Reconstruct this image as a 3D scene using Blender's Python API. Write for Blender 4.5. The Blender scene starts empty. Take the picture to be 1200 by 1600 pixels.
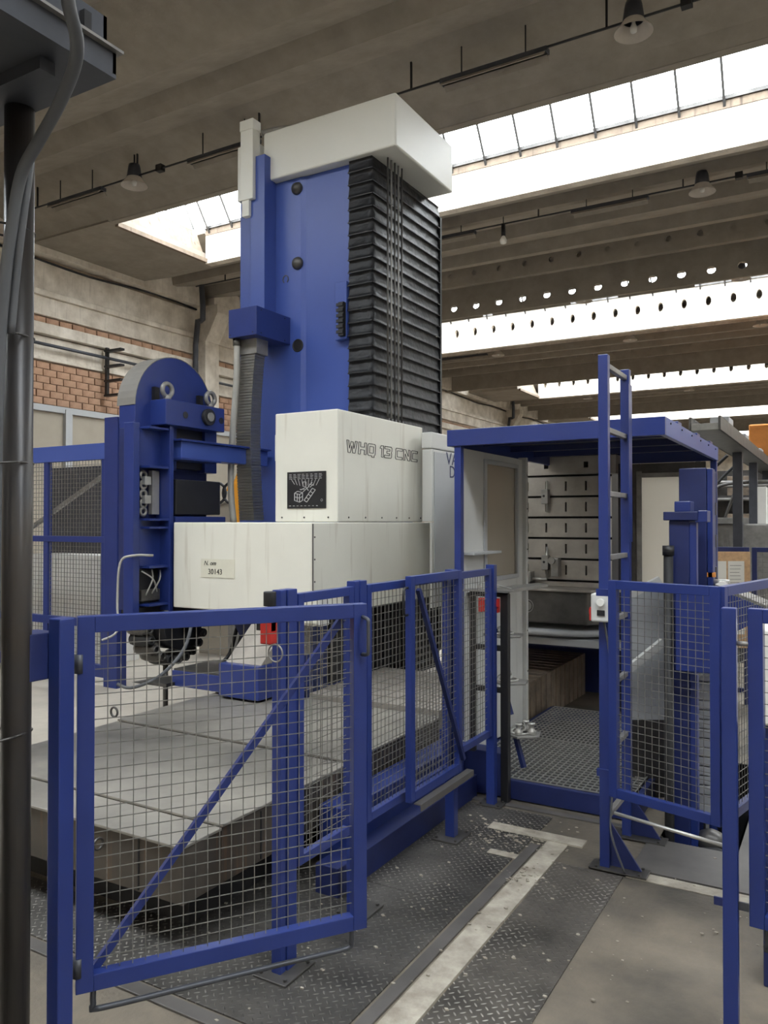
import bpy, math, random
from mathutils import Vector, Matrix
random.seed(7)
S = bpy.context.scene
COL = S.collection
# ------------------------------------------------------------------ camera
YAW, PITCH, F = math.radians(30.3), math.radians(0.75), 1230.0
CZ = 1.6
cd = bpy.data.cameras.new('camera'); cam = bpy.data.objects.new('camera', cd); COL.objects.link(cam)
cam.location = (0, 0, CZ); cam.rotation_euler = (math.radians(90)+PITCH, 0, YAW)
cd.sensor_fit = 'VERTICAL'; cd.sensor_height = 24.0; cd.lens = F*24.0/1600.0
cd.clip_start = 0.05; cd.clip_end = 300
S.camera = cam
# ------------------------------------------------------------------ sky and exposure
SKY = 11.0
w = bpy.data.worlds.new('overcast_sky'); S.world = w; w.use_nodes = True
bg = w.node_tree.nodes['Background']; bg.inputs[0].default_value = (0.93, 0.97, 1.0, 1); bg.inputs[1].default_value = SKY
S.view_settings.view_transform = 'Standard'; S.view_settings.look = 'None'
S.view_settings.gamma = 1.0; S.view_settings.use_curve_mapping = False
S.view_settings.exposure = 0.38
S.cycles.max_bounces = 8; S.cycles.diffuse_bounces = 5; S.cycles.transparent_max_bounces = 16
S.cycles.use_denoising = True
PERIOD = 9.3
CURB = [11.0 + PERIOD*k for k in range(-2, 5)]            # far curb of every roof light
SX0, SX1 = -10.3, 12.9
for yc in CURB:                                            # portals guide the sky light through the openings
    ld = bpy.data.lights.new('sky_portal', 'AREA'); ld.shape = 'RECTANGLE'; ld.size = SX1-SX0; ld.size_y = 2.1
    ld.cycles.is_portal = True
    lo = bpy.data.objects.new('sky_portal', ld); lo.location = ((SX0+SX1)/2, yc-1.05, 7.02); COL.objects.link(lo)

# ------------------------------------------------------------------ helpers
def P(px, py, Z):
    """point seen at (px,py) of the 1200x1600 frame at depth Z metres"""
    xc = (px-600)/F*Z
    return Vector((xc*math.cos(YAW)-Z*math.sin(YAW), xc*math.sin(YAW)+Z*math.cos(YAW), CZ+Z*(816-py)/F))

class B:
    def __init__(s, M=None): s.v = []; s.f = []; s.M = M; s.smooth = []
    def add(s, vs, fs, smooth=False):
        n = len(s.v)
        s.v += [tuple(s.M @ Vector(p)) if s.M else tuple(p) for p in vs]
        s.f += [tuple(i+n for i in f) for f in fs]; s.smooth += [smooth]*len(fs)
        return s
    def box(s, x0, x1, y0, y1, z0, z1):
        x0, x1 = min(x0, x1), max(x0, x1); y0, y1 = min(y0, y1), max(y0, y1); z0, z1 = min(z0, z1), max(z0, z1)
        return s.add([(x, y, z) for z in (z0, z1) for y in (y0, y1) for x in (x0, x1)],
              [(0,2,3,1),(4,5,7,6),(0,1,5,4),(2,6,7,3),(0,4,6,2),(1,3,7,5)])
    def hexa(s, pts):        # 8 points: bottom ring 4, top ring 4
        return s.add(pts, [(3,2,1,0),(4,5,6,7),(0,1,5,4),(1,2,6,5),(2,3,7,6),(3,0,4,7)])
    def prism(s, poly, axis, a, b):  # poly of 2D points extruded along axis from a to b
        def m(p, t): return {'x': (t, p[0], p[1]), 'y': (p[0], t, p[1]), 'z': (p[0], p[1], t)}[axis]
        n = len(poly)
        return s.add([m(p, a) for p in poly]+[m(p, b) for p in poly],
              [tuple(range(n))[::-1], tuple(range(n, 2*n))]+[(i, (i+1)%n, (i+1)%n+n, i+n) for i in range(n)])
    def bar(s, p, q, r, n=4, r2=None, caps=True):
        p, q = Vector(p), Vector(q); d = (q-p)
        if d.length < 1e-6: return s
        d.normalize(); up = Vector((0,0,1)) if abs(d.z) < .95 else Vector((1,0,0))
        a = d.cross(up).normalized(); b = a.cross(d); r2 = r if r2 is None else r2
        ph = math.pi/4 if n == 4 else 0
        k = math.sqrt(2) if n == 4 else 1
        vs = [p+(a*math.cos(ph+2*math.pi*i/n)+b*math.sin(ph+2*math.pi*i/n))*r*k for i in range(n)]
        vs += [q+(a*math.cos(ph+2*math.pi*i/n)+b*math.sin(ph+2*math.pi*i/n))*r2*k for i in range(n)]
        fs = [(i, (i+1)%n, (i+1)%n+n, i+n) for i in range(n)]
        s.add(vs, fs, n > 6)
        if caps:
            s.f += [tuple(len(s.v)-2*n+i for i in range(n))[::-1], tuple(len(s.v)-n+i for i in range(n))]; s.smooth += [False]*2
        return s
    def path(s, pts, r, n=8, sub=4):
        pts = [Vector(p) for p in pts]
        if sub > 1 and len(pts) > 2:
            o = []
            for i in range(len(pts)-1):
                p0, p1, p2, p3 = pts[max(i-1,0)], pts[i], pts[i+1], pts[min(i+2,len(pts)-1)]
                for k in range(sub):
                    t = k/sub
                    o.append(.5*((2*p1)+(p2-p0)*t+(2*p0-5*p1+4*p2-p3)*t*t+(3*p1-p0-3*p2+p3)*t**3))
            pts = o+[pts[-1]]
        rings = []; a = None
        for i, p in enumerate(pts):
            d = (pts[min(i+1,len(pts)-1)]-pts[max(i-1,0)]).normalized()
            if a is None: a = d.cross(Vector((0,0,1)) if abs(d.z) < .9 else Vector((1,0,0))).normalized()
            a = (a-d*a.dot(d)).normalized(); b = d.cross(a)
            rings.append([p+(a*math.cos(2*math.pi*k/n)+b*math.sin(2*math.pi*k/n))*r for k in range(n)])
        vs = [q for R in rings for q in R]; m = len(rings)
        fs = [(i*n+k, i*n+(k+1)%n, (i+1)*n+(k+1)%n, (i+1)*n+k) for i in range(m-1) for k in range(n)]
        fs += [tuple(range(n))[::-1], tuple(range((m-1)*n, m*n))]
        return s.add(vs, fs, True)
    def lathe(s, prof, c, n=24, axis='z'):
        vs = []; cx, cy, cz = c
        for (r, h) in prof:
            for i in range(n):
                a = 2*math.pi*i/n; u, v = r*math.cos(a), r*math.sin(a)
                vs.append({'z': (cx+u, cy+v, cz+h), 'x': (cx+h, cy+u, cz+v), 'y': (cx+u, cy+h, cz+v)}[axis])
        m = len(prof)
        return s.add(vs, [(i*n+k, i*n+(k+1)%n, (i+1)*n+(k+1)%n, (i+1)*n+k) for i in range(m-1) for k in range(n)], True)
    def cyl(s, c, r, h, axis='z', n=20):
        return s.bar(c, Vector(c)+Vector({'x': (h,0,0), 'y': (0,h,0), 'z': (0,0,h)}[axis]), r, n)
    def torus(s, c, R, r, axis='x', n=20, m=8):
        vs = []
        for i in range(n):
            a = 2*math.pi*i/n
            for k in range(m):
                b = 2*math.pi*k/m; u, v, t = (R+r*math.cos(b))*math.cos(a), (R+r*math.cos(b))*math.sin(a), r*math.sin(b)
                o = {'x': (t,u,v), 'y': (u,t,v), 'z': (u,v,t)}[axis]
                vs.append((c[0]+o[0], c[1]+o[1], c[2]+o[2]))
        return s.add(vs, [(i*m+k, ((i+1)%n)*m+k, ((i+1)%n)*m+(k+1)%m, i*m+(k+1)%m) for i in range(n) for k in range(m)], True)
    def build(s, name, mat, parent=None, bevel=0, kind=None, label=None):
        me = bpy.data.meshes.new(name); off = origin(parent) if parent else Vector((0,0,0))
        me.from_pydata([Vector(p)-off for p in s.v], [], s.f); me.update()
        me.polygons.foreach_set('use_smooth', s.smooth)
        me.materials.append(mat)
        o = bpy.data.objects.new(name, me); COL.objects.link(o)
        if parent: o.parent = parent
        if bevel:
            b = o.modifiers.new('bevel', 'BEVEL'); b.width = bevel; b.segments = 2; b.limit_method = 'ANGLE'; b.angle_limit = .7
            b.harden_normals = False
        if kind: o['kind'] = kind
        if label: o['label'] = label
        return o
def origin(o):
    t = Vector((0,0,0))
    while o: t += o.location; o = o.parent
    return t
def thing(name, loc, label, cat, group=None):
    o = bpy.data.objects.new(name, None); o.location = loc; o.empty_display_size = .1; COL.objects.link(o)
    o['label'] = label; o['category'] = cat
    if group: o['group'] = group
    return o
def tag(o, label, cat, group=None, kind=None):
    o['label'] = label; o['category'] = cat
    if group: o['group'] = group
    if kind: o['kind'] = kind
    return o
def struct(name, loc=(0,0,0)):
    o = bpy.data.objects.new(name, None); o.location = loc; COL.objects.link(o); o['kind'] = 'structure'; return o
def dup(root, loc, label=None, rz=None, group=None):
    r = root.copy(); COL.objects.link(r); r.location = loc
    if rz is not None: r.rotation_euler.z = rz
    if label: r['label'] = label
    if group: r['group'] = group
    for ch in list(root.children):
        c = ch.copy(); COL.objects.link(c); c.parent = r
        for g in list(ch.children):
            d = g.copy(); COL.objects.link(d); d.parent = c
    return r
def copy_piece(o, loc, parent=None):
    c = o.copy(); COL.objects.link(c); c.parent = parent or o.parent; c.location = loc; return c

# ------------------------------------------------------------------ materials
def mat(name, col, rough=.5, metal=0., var=.12, scale=6., bump=0., bscale=60., col2=None, streak=0., streakcol=(.12,.08,.05), spec=.5, vscale=None):
    m = bpy.data.materials.new(name); m.use_nodes = True; nt = m.node_tree; N = nt.nodes; L = nt.links
    b = N['Principled BSDF']; b.inputs['Roughness'].default_value = rough; b.inputs['Metallic'].default_value = metal
    b.inputs['Specular IOR Level'].default_value = spec
    tc = N.new('ShaderNodeTexCoord')
    nz = N.new('ShaderNodeTexNoise'); nz.inputs['Scale'].default_value = scale; nz.inputs['Detail'].default_value = 6
    nz.inputs['Roughness'].default_value = .62
    L.new(tc.outputs['Object'], nz.inputs['Vector'])
    cr = N.new('ShaderNodeValToRGB'); cr.color_ramp.elements[0].position = .32; cr.color_ramp.elements[1].position = .68
    lo = tuple(c*(1-var) for c in col) if col2 is None else col2
    cr.color_ramp.elements[0].color = (*lo, 1); cr.color_ramp.elements[1].color = (*(min(1, c*(1+var*.6)) for c in col), 1)
    L.new(nz.outputs['Fac'], cr.inputs['Fac']); out = cr.outputs['Color']
    if streak:
        mp = N.new('ShaderNodeMapping'); mp.inputs['Scale'].default_value = (9, 9, .55)
        L.new(tc.outputs['Object'], mp.inputs['Vector'])
        n2 = N.new('ShaderNodeTexNoise'); n2.inputs['Scale'].default_value = 2.2; n2.inputs['Detail'].default_value = 5
        L.new(mp.outputs[0], n2.inputs['Vector'])
        r2 = N.new('ShaderNodeValToRGB'); r2.color_ramp.elements[0].position = .58; r2.color_ramp.elements[1].position = .76
        r2.color_ramp.elements[0].color = (0,0,0,1); r2.color_ramp.elements[1].color = (streak,)*3+(1,)
        L.new(n2.outputs['Fac'], r2.inputs['Fac'])
        mx = N.new('ShaderNodeMix'); mx.data_type = 'RGBA'; L.new(r2.outputs['Color'], mx.inputs[0])
        L.new(out, mx.inputs[6]); mx.inputs[7].default_value = (*streakcol, 1); out = mx.outputs[2]
    L.new(out, b.inputs['Base Color'])
    if bump:
        n3 = N.new('ShaderNodeTexNoise'); n3.inputs['Scale'].default_value = bscale; n3.inputs['Detail'].default_value = 4
        L.new(tc.outputs['Object'], n3.inputs['Vector'])
        bp = N.new('ShaderNodeBump'); bp.inputs['Strength'].default_value = bump; bp.inputs['Distance'].default_value = .01
        L.new(n3.outputs['Fac'], bp.inputs['Height']); L.new(bp.outputs[0], b.inputs['Normal'])
    return m
def tread(name, colA, colB, lift):
    """checker plate: lozenges in alternating directions"""
    m = mat(name, colA, .5, .35, col2=colB, scale=3.2); nt = m.node_tree; N = nt.nodes; L = nt.links; b = N['Principled BSDF']
    def mth(op, a, c=None):
        n = N.new('ShaderNodeMath'); n.operation = op
        for i, x in enumerate((a, c)):
            if x is None: continue
            if isinstance(x, (int, float)): n.inputs[i].default_value = x
            else: L.new(x, n.inputs[i])
        return n.outputs[0]
    tc = N.new('ShaderNodeTexCoord'); mp = N.new('ShaderNodeMapping'); mp.inputs['Rotation'].default_value = (0,0,math.radians(45))
    mp.inputs['Scale'].default_value = (36, 36, 36); L.new(tc.outputs['Object'], mp.inputs['Vector'])
    sp = N.new('ShaderNodeSeparateXYZ'); L.new(mp.outputs[0], sp.inputs[0])
    x, y = sp.outputs[0], sp.outputs[1]
    par = mth('MODULO', mth('ABSOLUTE', mth('ADD', mth('FLOOR', x), mth('FLOOR', y))), 2)
    a = mth('SUBTRACT', mth('FRACT', x), .5); c = mth('SUBTRACT', mth('FRACT', y), .5)
    a2, c2 = mth('MULTIPLY', a, a), mth('MULTIPLY', c, c)
    d1 = mth('ADD', mth('MULTIPLY', a2, 5.5), mth('MULTIPLY', c2, 50)); d2 = mth('ADD', mth('MULTIPLY', a2, 50), mth('MULTIPLY', c2, 5.5))
    d = mth('ADD', mth('MULTIPLY', d1, par), mth('MULTIPLY', d2, mth('SUBTRACT', 1, par)))
    h = mth('MAXIMUM', mth('SUBTRACT', 1, d), 0)
    bp = N.new('ShaderNodeBump'); bp.inputs['Strength'].default_value = .9; bp.inputs['Distance'].default_value = .004
    L.new(h, bp.inputs['Height']); L.new(bp.outputs[0], b.inputs['Normal'])
    old = b.inputs['Base Color'].links[0].from_socket
    wn = N.new('ShaderNodeTexNoise'); wn.inputs['Scale'].default_value = 1.7; L.new(tc.outputs['Object'], wn.inputs['Vector'])
    wr = N.new('ShaderNodeMapRange'); wr.inputs[1].default_value = .42; wr.inputs[2].default_value = .62; L.new(wn.outputs['Fac'], wr.inputs[0])
    fac = mth('MULTIPLY', mth('MINIMUM', mth('MULTIPLY', h, 1.6), 1), mth('MULTIPLY', wr.outputs[0], lift))
    mx = N.new('ShaderNodeMix'); mx.data_type = 'RGBA'; L.new(fac, mx.inputs[0]); L.new(old, mx.inputs[6]); mx.inputs[7].default_value = (.5,.47,.42,1)
    L.new(mx.outputs[2], b.inputs['Base Color'])
    return m
BLUE = mat('blue_paint', (.0175,.034,.168), .30, var=.14, scale=2.5, bump=.02, bscale=90)
BLUEC = mat('lit_blue_paint', (.050,.090,.34), .34, var=.08, scale=1.2)  # blue lightened: reflections and overexposure haze on the column put into the colour
BLUED = mat('dark_blue_paint', (.011,.020,.10), .5, var=.25, scale=5)
IVORY = mat('ivory_enamel', (.69,.675,.60), .42, var=.05, scale=1.5, streak=.42, streakcol=(.34,.28,.20))
IVORYT = mat('clean_ivory_enamel', (.72,.72,.67), .4, var=.03, scale=1.2)
GREYP = mat('pale_grey_enamel', (.40,.41,.42), .4, var=.06, scale=2)
GREYPL = mat('light_grey_enamel', (.55,.55,.53), .4, var=.06, scale=2)
BELL = mat('black_bellows_fabric', (.011,.0115,.014), .44, var=.3, scale=18, bump=1.0, bscale=11, spec=.33)
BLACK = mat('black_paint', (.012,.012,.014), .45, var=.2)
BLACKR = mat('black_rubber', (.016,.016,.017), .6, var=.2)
STEEL = mat('worn_steel', (.26,.25,.235), .42, .35, var=.3, scale=8)
STEELD = mat('oily_dark_steel', (.10,.095,.09), .42, .6, var=.35, scale=6)
STEELB = mat('bright_steel', (.50,.49,.46), .32, .6, var=.15, scale=10)
WIRE = mat('galvanised_wire', (.20,.195,.18), .38, .5, var=.4, scale=30)
CAST = mat('machined_cast_iron', (.33,.30,.265), .42, .15, var=.22, scale=5, bump=.03)
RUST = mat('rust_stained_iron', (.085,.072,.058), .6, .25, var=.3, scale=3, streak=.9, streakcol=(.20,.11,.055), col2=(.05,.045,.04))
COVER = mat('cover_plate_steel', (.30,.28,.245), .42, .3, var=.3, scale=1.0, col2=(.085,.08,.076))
COVERD = mat('dull_floor_plate', (.115,.107,.1), .5, .2, var=.3, scale=3)
CONC = mat('aged_concrete', (.30,.265,.22), .85, var=.16, scale=3, bump=.3, bscale=25)
CONCW = mat('whitewashed_concrete', (.76,.70,.61), .85, col2=(.50,.44,.36), scale=2.6, bump=.4, bscale=20, streak=.35, streakcol=(.25,.20,.15))
CONCF = mat('stained_floor_concrete', (.215,.18,.135), .6, col2=(.055,.05,.043), scale=1.25, bump=.35, bscale=40)
CONCB = mat('bright_worn_concrete', (.42,.385,.32), .85, col2=(.24,.21,.17), scale=9, bump=.5, bscale=50)
CONCL = mat('pale_floor_concrete', (.42,.38,.32), .75, var=.2, scale=1.5)
WAYC = mat('brown_oiled_cover', (.26,.20,.145), .45, .15, var=.3, scale=7, col2=(.12,.095,.075))
STAIN = mat('rain_stained_concrete', (.22,.17,.125), .85, var=.3, scale=4, streak=.8, streakcol=(.06,.045,.035))
BRICKM = mat('orange_brick', (.46,.29,.19), .9, var=.25, scale=5, bump=.4, bscale=40, col2=(.30,.165,.105))
MORT = mat('dull_mortar', (.42,.34,.26), .95, var=.2)
BEIGE = mat('beige_sheet_metal', (.34,.30,.24), .6, var=.08, scale=2)
YEL = mat('amber_paint', (.75,.32,.02), .5)
RED = mat('red_plastic', (.42,.02,.015), .45, var=.15, scale=20)
ORNG = mat('orange_machine_paint', (.75,.28,.06), .6)
WOODB = mat('pale_particle_board', (.52,.33,.18), .8, var=.2, scale=30)
PAPER = mat('white_paper', (.72,.70,.64), .8, var=.04)
WHITEP = mat('white_panel_paint', (.70,.69,.65), .5, var=.05)
PIPE = mat('dark_painted_pipe', (.035,.035,.038), .38, .3, var=.35, scale=5, col2=(.05,.042,.036))
TROUGH = mat('slate_grey_steel', (.062,.066,.078), .45, .3, var=.25, scale=4)
GALV = mat('galvanised_sheet', (.25,.245,.23), .4, .5, var=.2, scale=12)
CABLE = mat('grey_cable_sheath', (.09,.095,.105), .45, var=.1)
CHAIN = mat('grey_cable_carrier', (.21,.205,.19), .42, .6, var=.15)
HOSEW = mat('pale_grey_hose', (.36,.35,.32), .5, var=.1)
SHADE = mat('white_lamp_enamel', (.55,.50,.44), .5)
TREAD = tread('worn_checker_plate', (.095,.088,.08), (.036,.034,.032), .5)
TREADB = tread('bright_checker_plate', (.14,.125,.108), (.055,.05,.044), 1.0)
INK = mat('black_print', (.02,.02,.022), .6, var=0)
INKB = mat('dark_blue_print', (.02,.03,.09), .6, var=0)
INKW = mat('white_print', (.5,.5,.5), .6, var=0)
def glass_mat():
    m = bpy.data.materials.new('rooflight_glass'); m.use_nodes = True; N = m.node_tree.nodes; L = m.node_tree.links
    out = N['Material Output']; N.remove(N['Principled BSDF'])
    t = N.new('ShaderNodeBsdfTransparent'); t.inputs[0].default_value = (.95,.97,.98,1)
    d = N.new('ShaderNodeBsdfTranslucent'); d.inputs[0].default_value = (.9,.92,.93,1)
    mx = N.new('ShaderNodeMixShader'); mx.inputs[0].default_value = .12
    L.new(t.outputs[0], mx.inputs[1]); L.new(d.outputs[0], mx.inputs[2]); L.new(mx.outputs[0], out.inputs[0]); return m
def plexi_mat():
    m = bpy.data.materials.new('dull_acrylic'); m.use_nodes = True; N = m.node_tree.nodes; L = m.node_tree.links
    b = N['Principled BSDF']; b.inputs['Base Color'].default_value = (.46,.41,.34,1); b.inputs['Roughness'].default_value = .22
    out = N['Material Output']; t = N.new('ShaderNodeBsdfTransparent'); t.inputs[0].default_value = (.75,.72,.68,1)
    mx = N.new('ShaderNodeMixShader'); mx.inputs[0].default_value = .75
    L.new(t.outputs[0], mx.inputs[1]); L.new(b.outputs[0], mx.inputs[2]); L.new(mx.outputs[0], out.inputs[0]); return m
def frost_mat():
    m = bpy.data.materials.new('backlit_frosted_acrylic'); m.use_nodes = True; N = m.node_tree.nodes; L = m.node_tree.links
    b = N['Principled BSDF']; b.inputs['Base Color'].default_value = (.75,.70,.62,1); b.inputs['Roughness'].default_value = .25
    out = N['Material Output']; t = N.new('ShaderNodeBsdfTranslucent'); t.inputs[0].default_value = (.85,.82,.76,1)
    mx = N.new('ShaderNodeMixShader'); mx.inputs[0].default_value = .5
    L.new(t.outputs[0], mx.inputs[1]); L.new(b.outputs[0], mx.inputs[2]); L.new(mx.outputs[0], out.inputs[0]); return m
GLASS, PLEXI, FROST = glass_mat(), plexi_mat(), frost_mat()

# ================================================================== STRUCTURE
HX0, HX1, HY0, HY1 = -12.5, 14.0, -9.0, 52.0
# ---- floor (with the open pit left out)
floor = struct('floor')
pit = (-.80, -.46, 4.14, 5.7)
b = B()
b.box(HX0, pit[0], HY0, HY1, -.3, 0); b.box(pit[1], HX1, HY0, HY1, -.3, 0)
b.box(pit[0], pit[1], HY0, pit[2], -.3, 0); b.box(pit[0], pit[1], pit[3], HY1, -.3, 0)
b.build('concrete_slab', CONCF, floor)
b = B(); b.box(-9.0, -3.9, 2.3, 16, 0, .004); b.box(-9, -2.9, .2, 1.92, 0, .004)
b.build('pale_concrete_area', CONCL, floor, label='pale concrete floor beyond the fence on the left')
b = B(); x0, x1, y0, y1 = pit
b.box(x0-.02, x0, y0, y1, -1.2, -.0); b.box(x1, x1+.02, y0, y1, -1.2, -.0); b.box(x0, x1, y0-.02, y0, -1.2, -.0); b.box(x0, x1, y1, y1+.02, -1.2, -.0); b.box(x0, x1, y0, y1, -1.22, -1.2)
b.build('pit_lining', BLACKR, floor)  # lining coloured black to paint in the shade inside the pit
def plate(x0, x1, y0, y1, m=TREAD, h=.006, name='steel_plate', label=None):
    return B().box(x0, x1, y0, y1, 0.0, h).build(name, m, floor, bevel=.001, label=label)
plate(-3.9, -2.62, 1.96, 2.28); plate(-2.615, -1.37, 1.96, 3.0); plate(-2.0, -1.37, 3.004, 4.15)
plate(-1.18, -.87, .3, 1.9, TREADB); plate(-1.18, -.87, 1.904, 3.62, TREADB, label='checker plate polished bright by foot traffic')
plate(-.86, -.46, 3.72, 4.13, COVERD, .008); plate(-.45, .3, 3.72, 5.4, COVERD, .008)
for (a, c, d, e) in ((-1.355, -1.305, 1.90, 3.76), (-3.9, -1.30, 1.89, 1.945), (-2.0, -.95, 4.19, 4.235)):
    B().box(a, c, d, e, 0, .009).build('edge_bar', COVERD, floor, bevel=.002)
b = B(); b.box(-1.295, -1.19, .3, 3.9, 0, .004); b.box(-.86, .9, 3.63, 3.71, 0, .004); b.box(-1.62, -1.12, 3.84, 3.93, .0, .0085); b.box(-1.5, -1.32, 3.55, 3.60, .0, .0085)
b.build('bright_concrete_joint', CONCB, floor)
b = B()
for (sx, sy, sz, n) in ((-1.5, 3.7, .25, 60), (-1.2, 3.0, .5, 80), (-1.45, 3.78, .12, 140), (-1.6, 2.6, .45, 60), (-1.25, 3.4, .05, 60), (-.7, 2.9, .5, 30)):
    for i in range(n):
        x, y = random.gauss(sx, sz), random.gauss(sy, sz)
        if pit[0]-.03 < x < pit[1]+.03 and y > 4.2: continue
        q = random.choice((.003, .004, .006, .009)); a = random.random()*3
        b.add([(x+q*math.cos(a+k*1.57), y+q*.6*math.sin(a+k*1.57), z) for z in (.006, .006+q*.5) for k in range(4)], [(0,3,2,1),(4,5,6,7),(0,1,5,4),(1,2,6,5),(2,3,7,6),(3,0,4,7)])
o = b.build('swarf_chips', CONCB); tag(o, 'loose pale chips and swarf scattered over the floor plates', 'swarf', kind='stuff')

# ---- ceiling: concrete soffit in facets, a roof light every 9.3 m
ceil = struct('ceiling')
near_prof = [(0,6.5),(.35,6.5),(1.0,6.85),(2.2,6.85),(2.9,6.45),(3.15,6.45),(3.5,6.7),(4.3,6.42),(4.9,6.66),(4.98,6.58),(5.08,6.5),(5.16,6.62),(5.9,6.86),(6.9,6.62),(7.1,6.5),(7.2,6.5)]
far_prof = [(0,6.5),(.3,6.5),(1.05,6.78),(1.08,6.62),(1.2,6.62),(2.15,6.88),(2.2,6.66),(2.32,6.66),(3.2,6.92),(3.25,6.7),(3.4,6.7),(4.1,7.0),(7.05,7.08),(7.2,7.08)]
def soffit(yb, prof, name='soffit'):
    poly = [(yb+u, z) for u, z in prof]
    b = B(); n = len(poly)
    for x0, x1 in ((HX0, HX1),):
        vs = [(x0, y, z) for y, z in poly]+[(x1, y, z) for y, z in poly]
        b.add(vs, [(i, i+1, i+1+n, i+n) for i in range(n-1)])
        b.box(x0, x1, poly[0][0]+(.13 if len(prof) > 2 else 0), poly[-1][0], 7.09, 7.12)
    return b.build(name, CONC, ceil)
def holed(b, x0, x1, pitch, z0, z1, zc, rx, rz, y, depth, n=10):
    """upright web across the hall with a row of round openings"""
    k = int((x1-x0)/pitch)
    for i in range(k):
        a = x0+i*pitch; c = a+pitch/2; e = a+pitch
        ring = [(c+rx*math.cos(2*math.pi*j/n+math.pi/n), zc+rz*math.sin(2*math.pi*j/n+math.pi/n)) for j in range(n)]
        out = []
        for (px, pz) in ring:
            dx, dz = px-c, pz-zc; t = min((pitch/2)/abs(dx) if abs(dx) > 1e-6 else 1e9, ((z1-zc) if dz > 0 else (zc-z0))/abs(dz) if abs(dz) > 1e-6 else 1e9)
            out.append((c+dx*t, zc+dz*t))
        for yy, fl in ((y, 0), (y+depth, 1)):
            vs = [(p[0], yy, p[1]) for p in ring]+[(p[0], yy, p[1]) for p in out]
            b.add(vs, [(j, (j+1)%n, (j+1)%n+n, j+n) for j in range(n)])
            for cx, cz in ((a, z0), (e, z0), (a, z1), (e, z1)):   # corner fillers
                cand = [p for p in out if (p[0]-c)*(cx-c) > 0 and (p[1]-zc)*(cz-zc) > 0]
                cand.sort(key=lambda p: math.atan2(p[1]-zc, p[0]-c))
                best = None
                for j in range(n):
                    p, q = out[j], out[(j+1)%n]
                    if (abs(p[0]-cx) < 1e-6 and abs(q[1]-cz) < 1e-6) or (abs(q[0]-cx) < 1e-6 and abs(p[1]-cz) < 1e-6): best = (p, q)
                if best: b.add([(best[0][0], yy, best[0][1]), (cx, yy, cz), (best[1][0], yy, best[1][1])], [(0,1,2)])
        b.add([(p[0], yy, p[1]) for yy in (y, y+depth) for p in ring], [(j, j+n, (j+1)%n+n, (j+1)%n) for j in range(n)])
    b.box(x0, x1, y, y+depth, z0-.06, z0); 
soffit(HY0, [(0,6.6), (CURB[0]-2.1-HY0, 6.6)]) if CURB[0]-2.1 > HY0 else None
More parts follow.
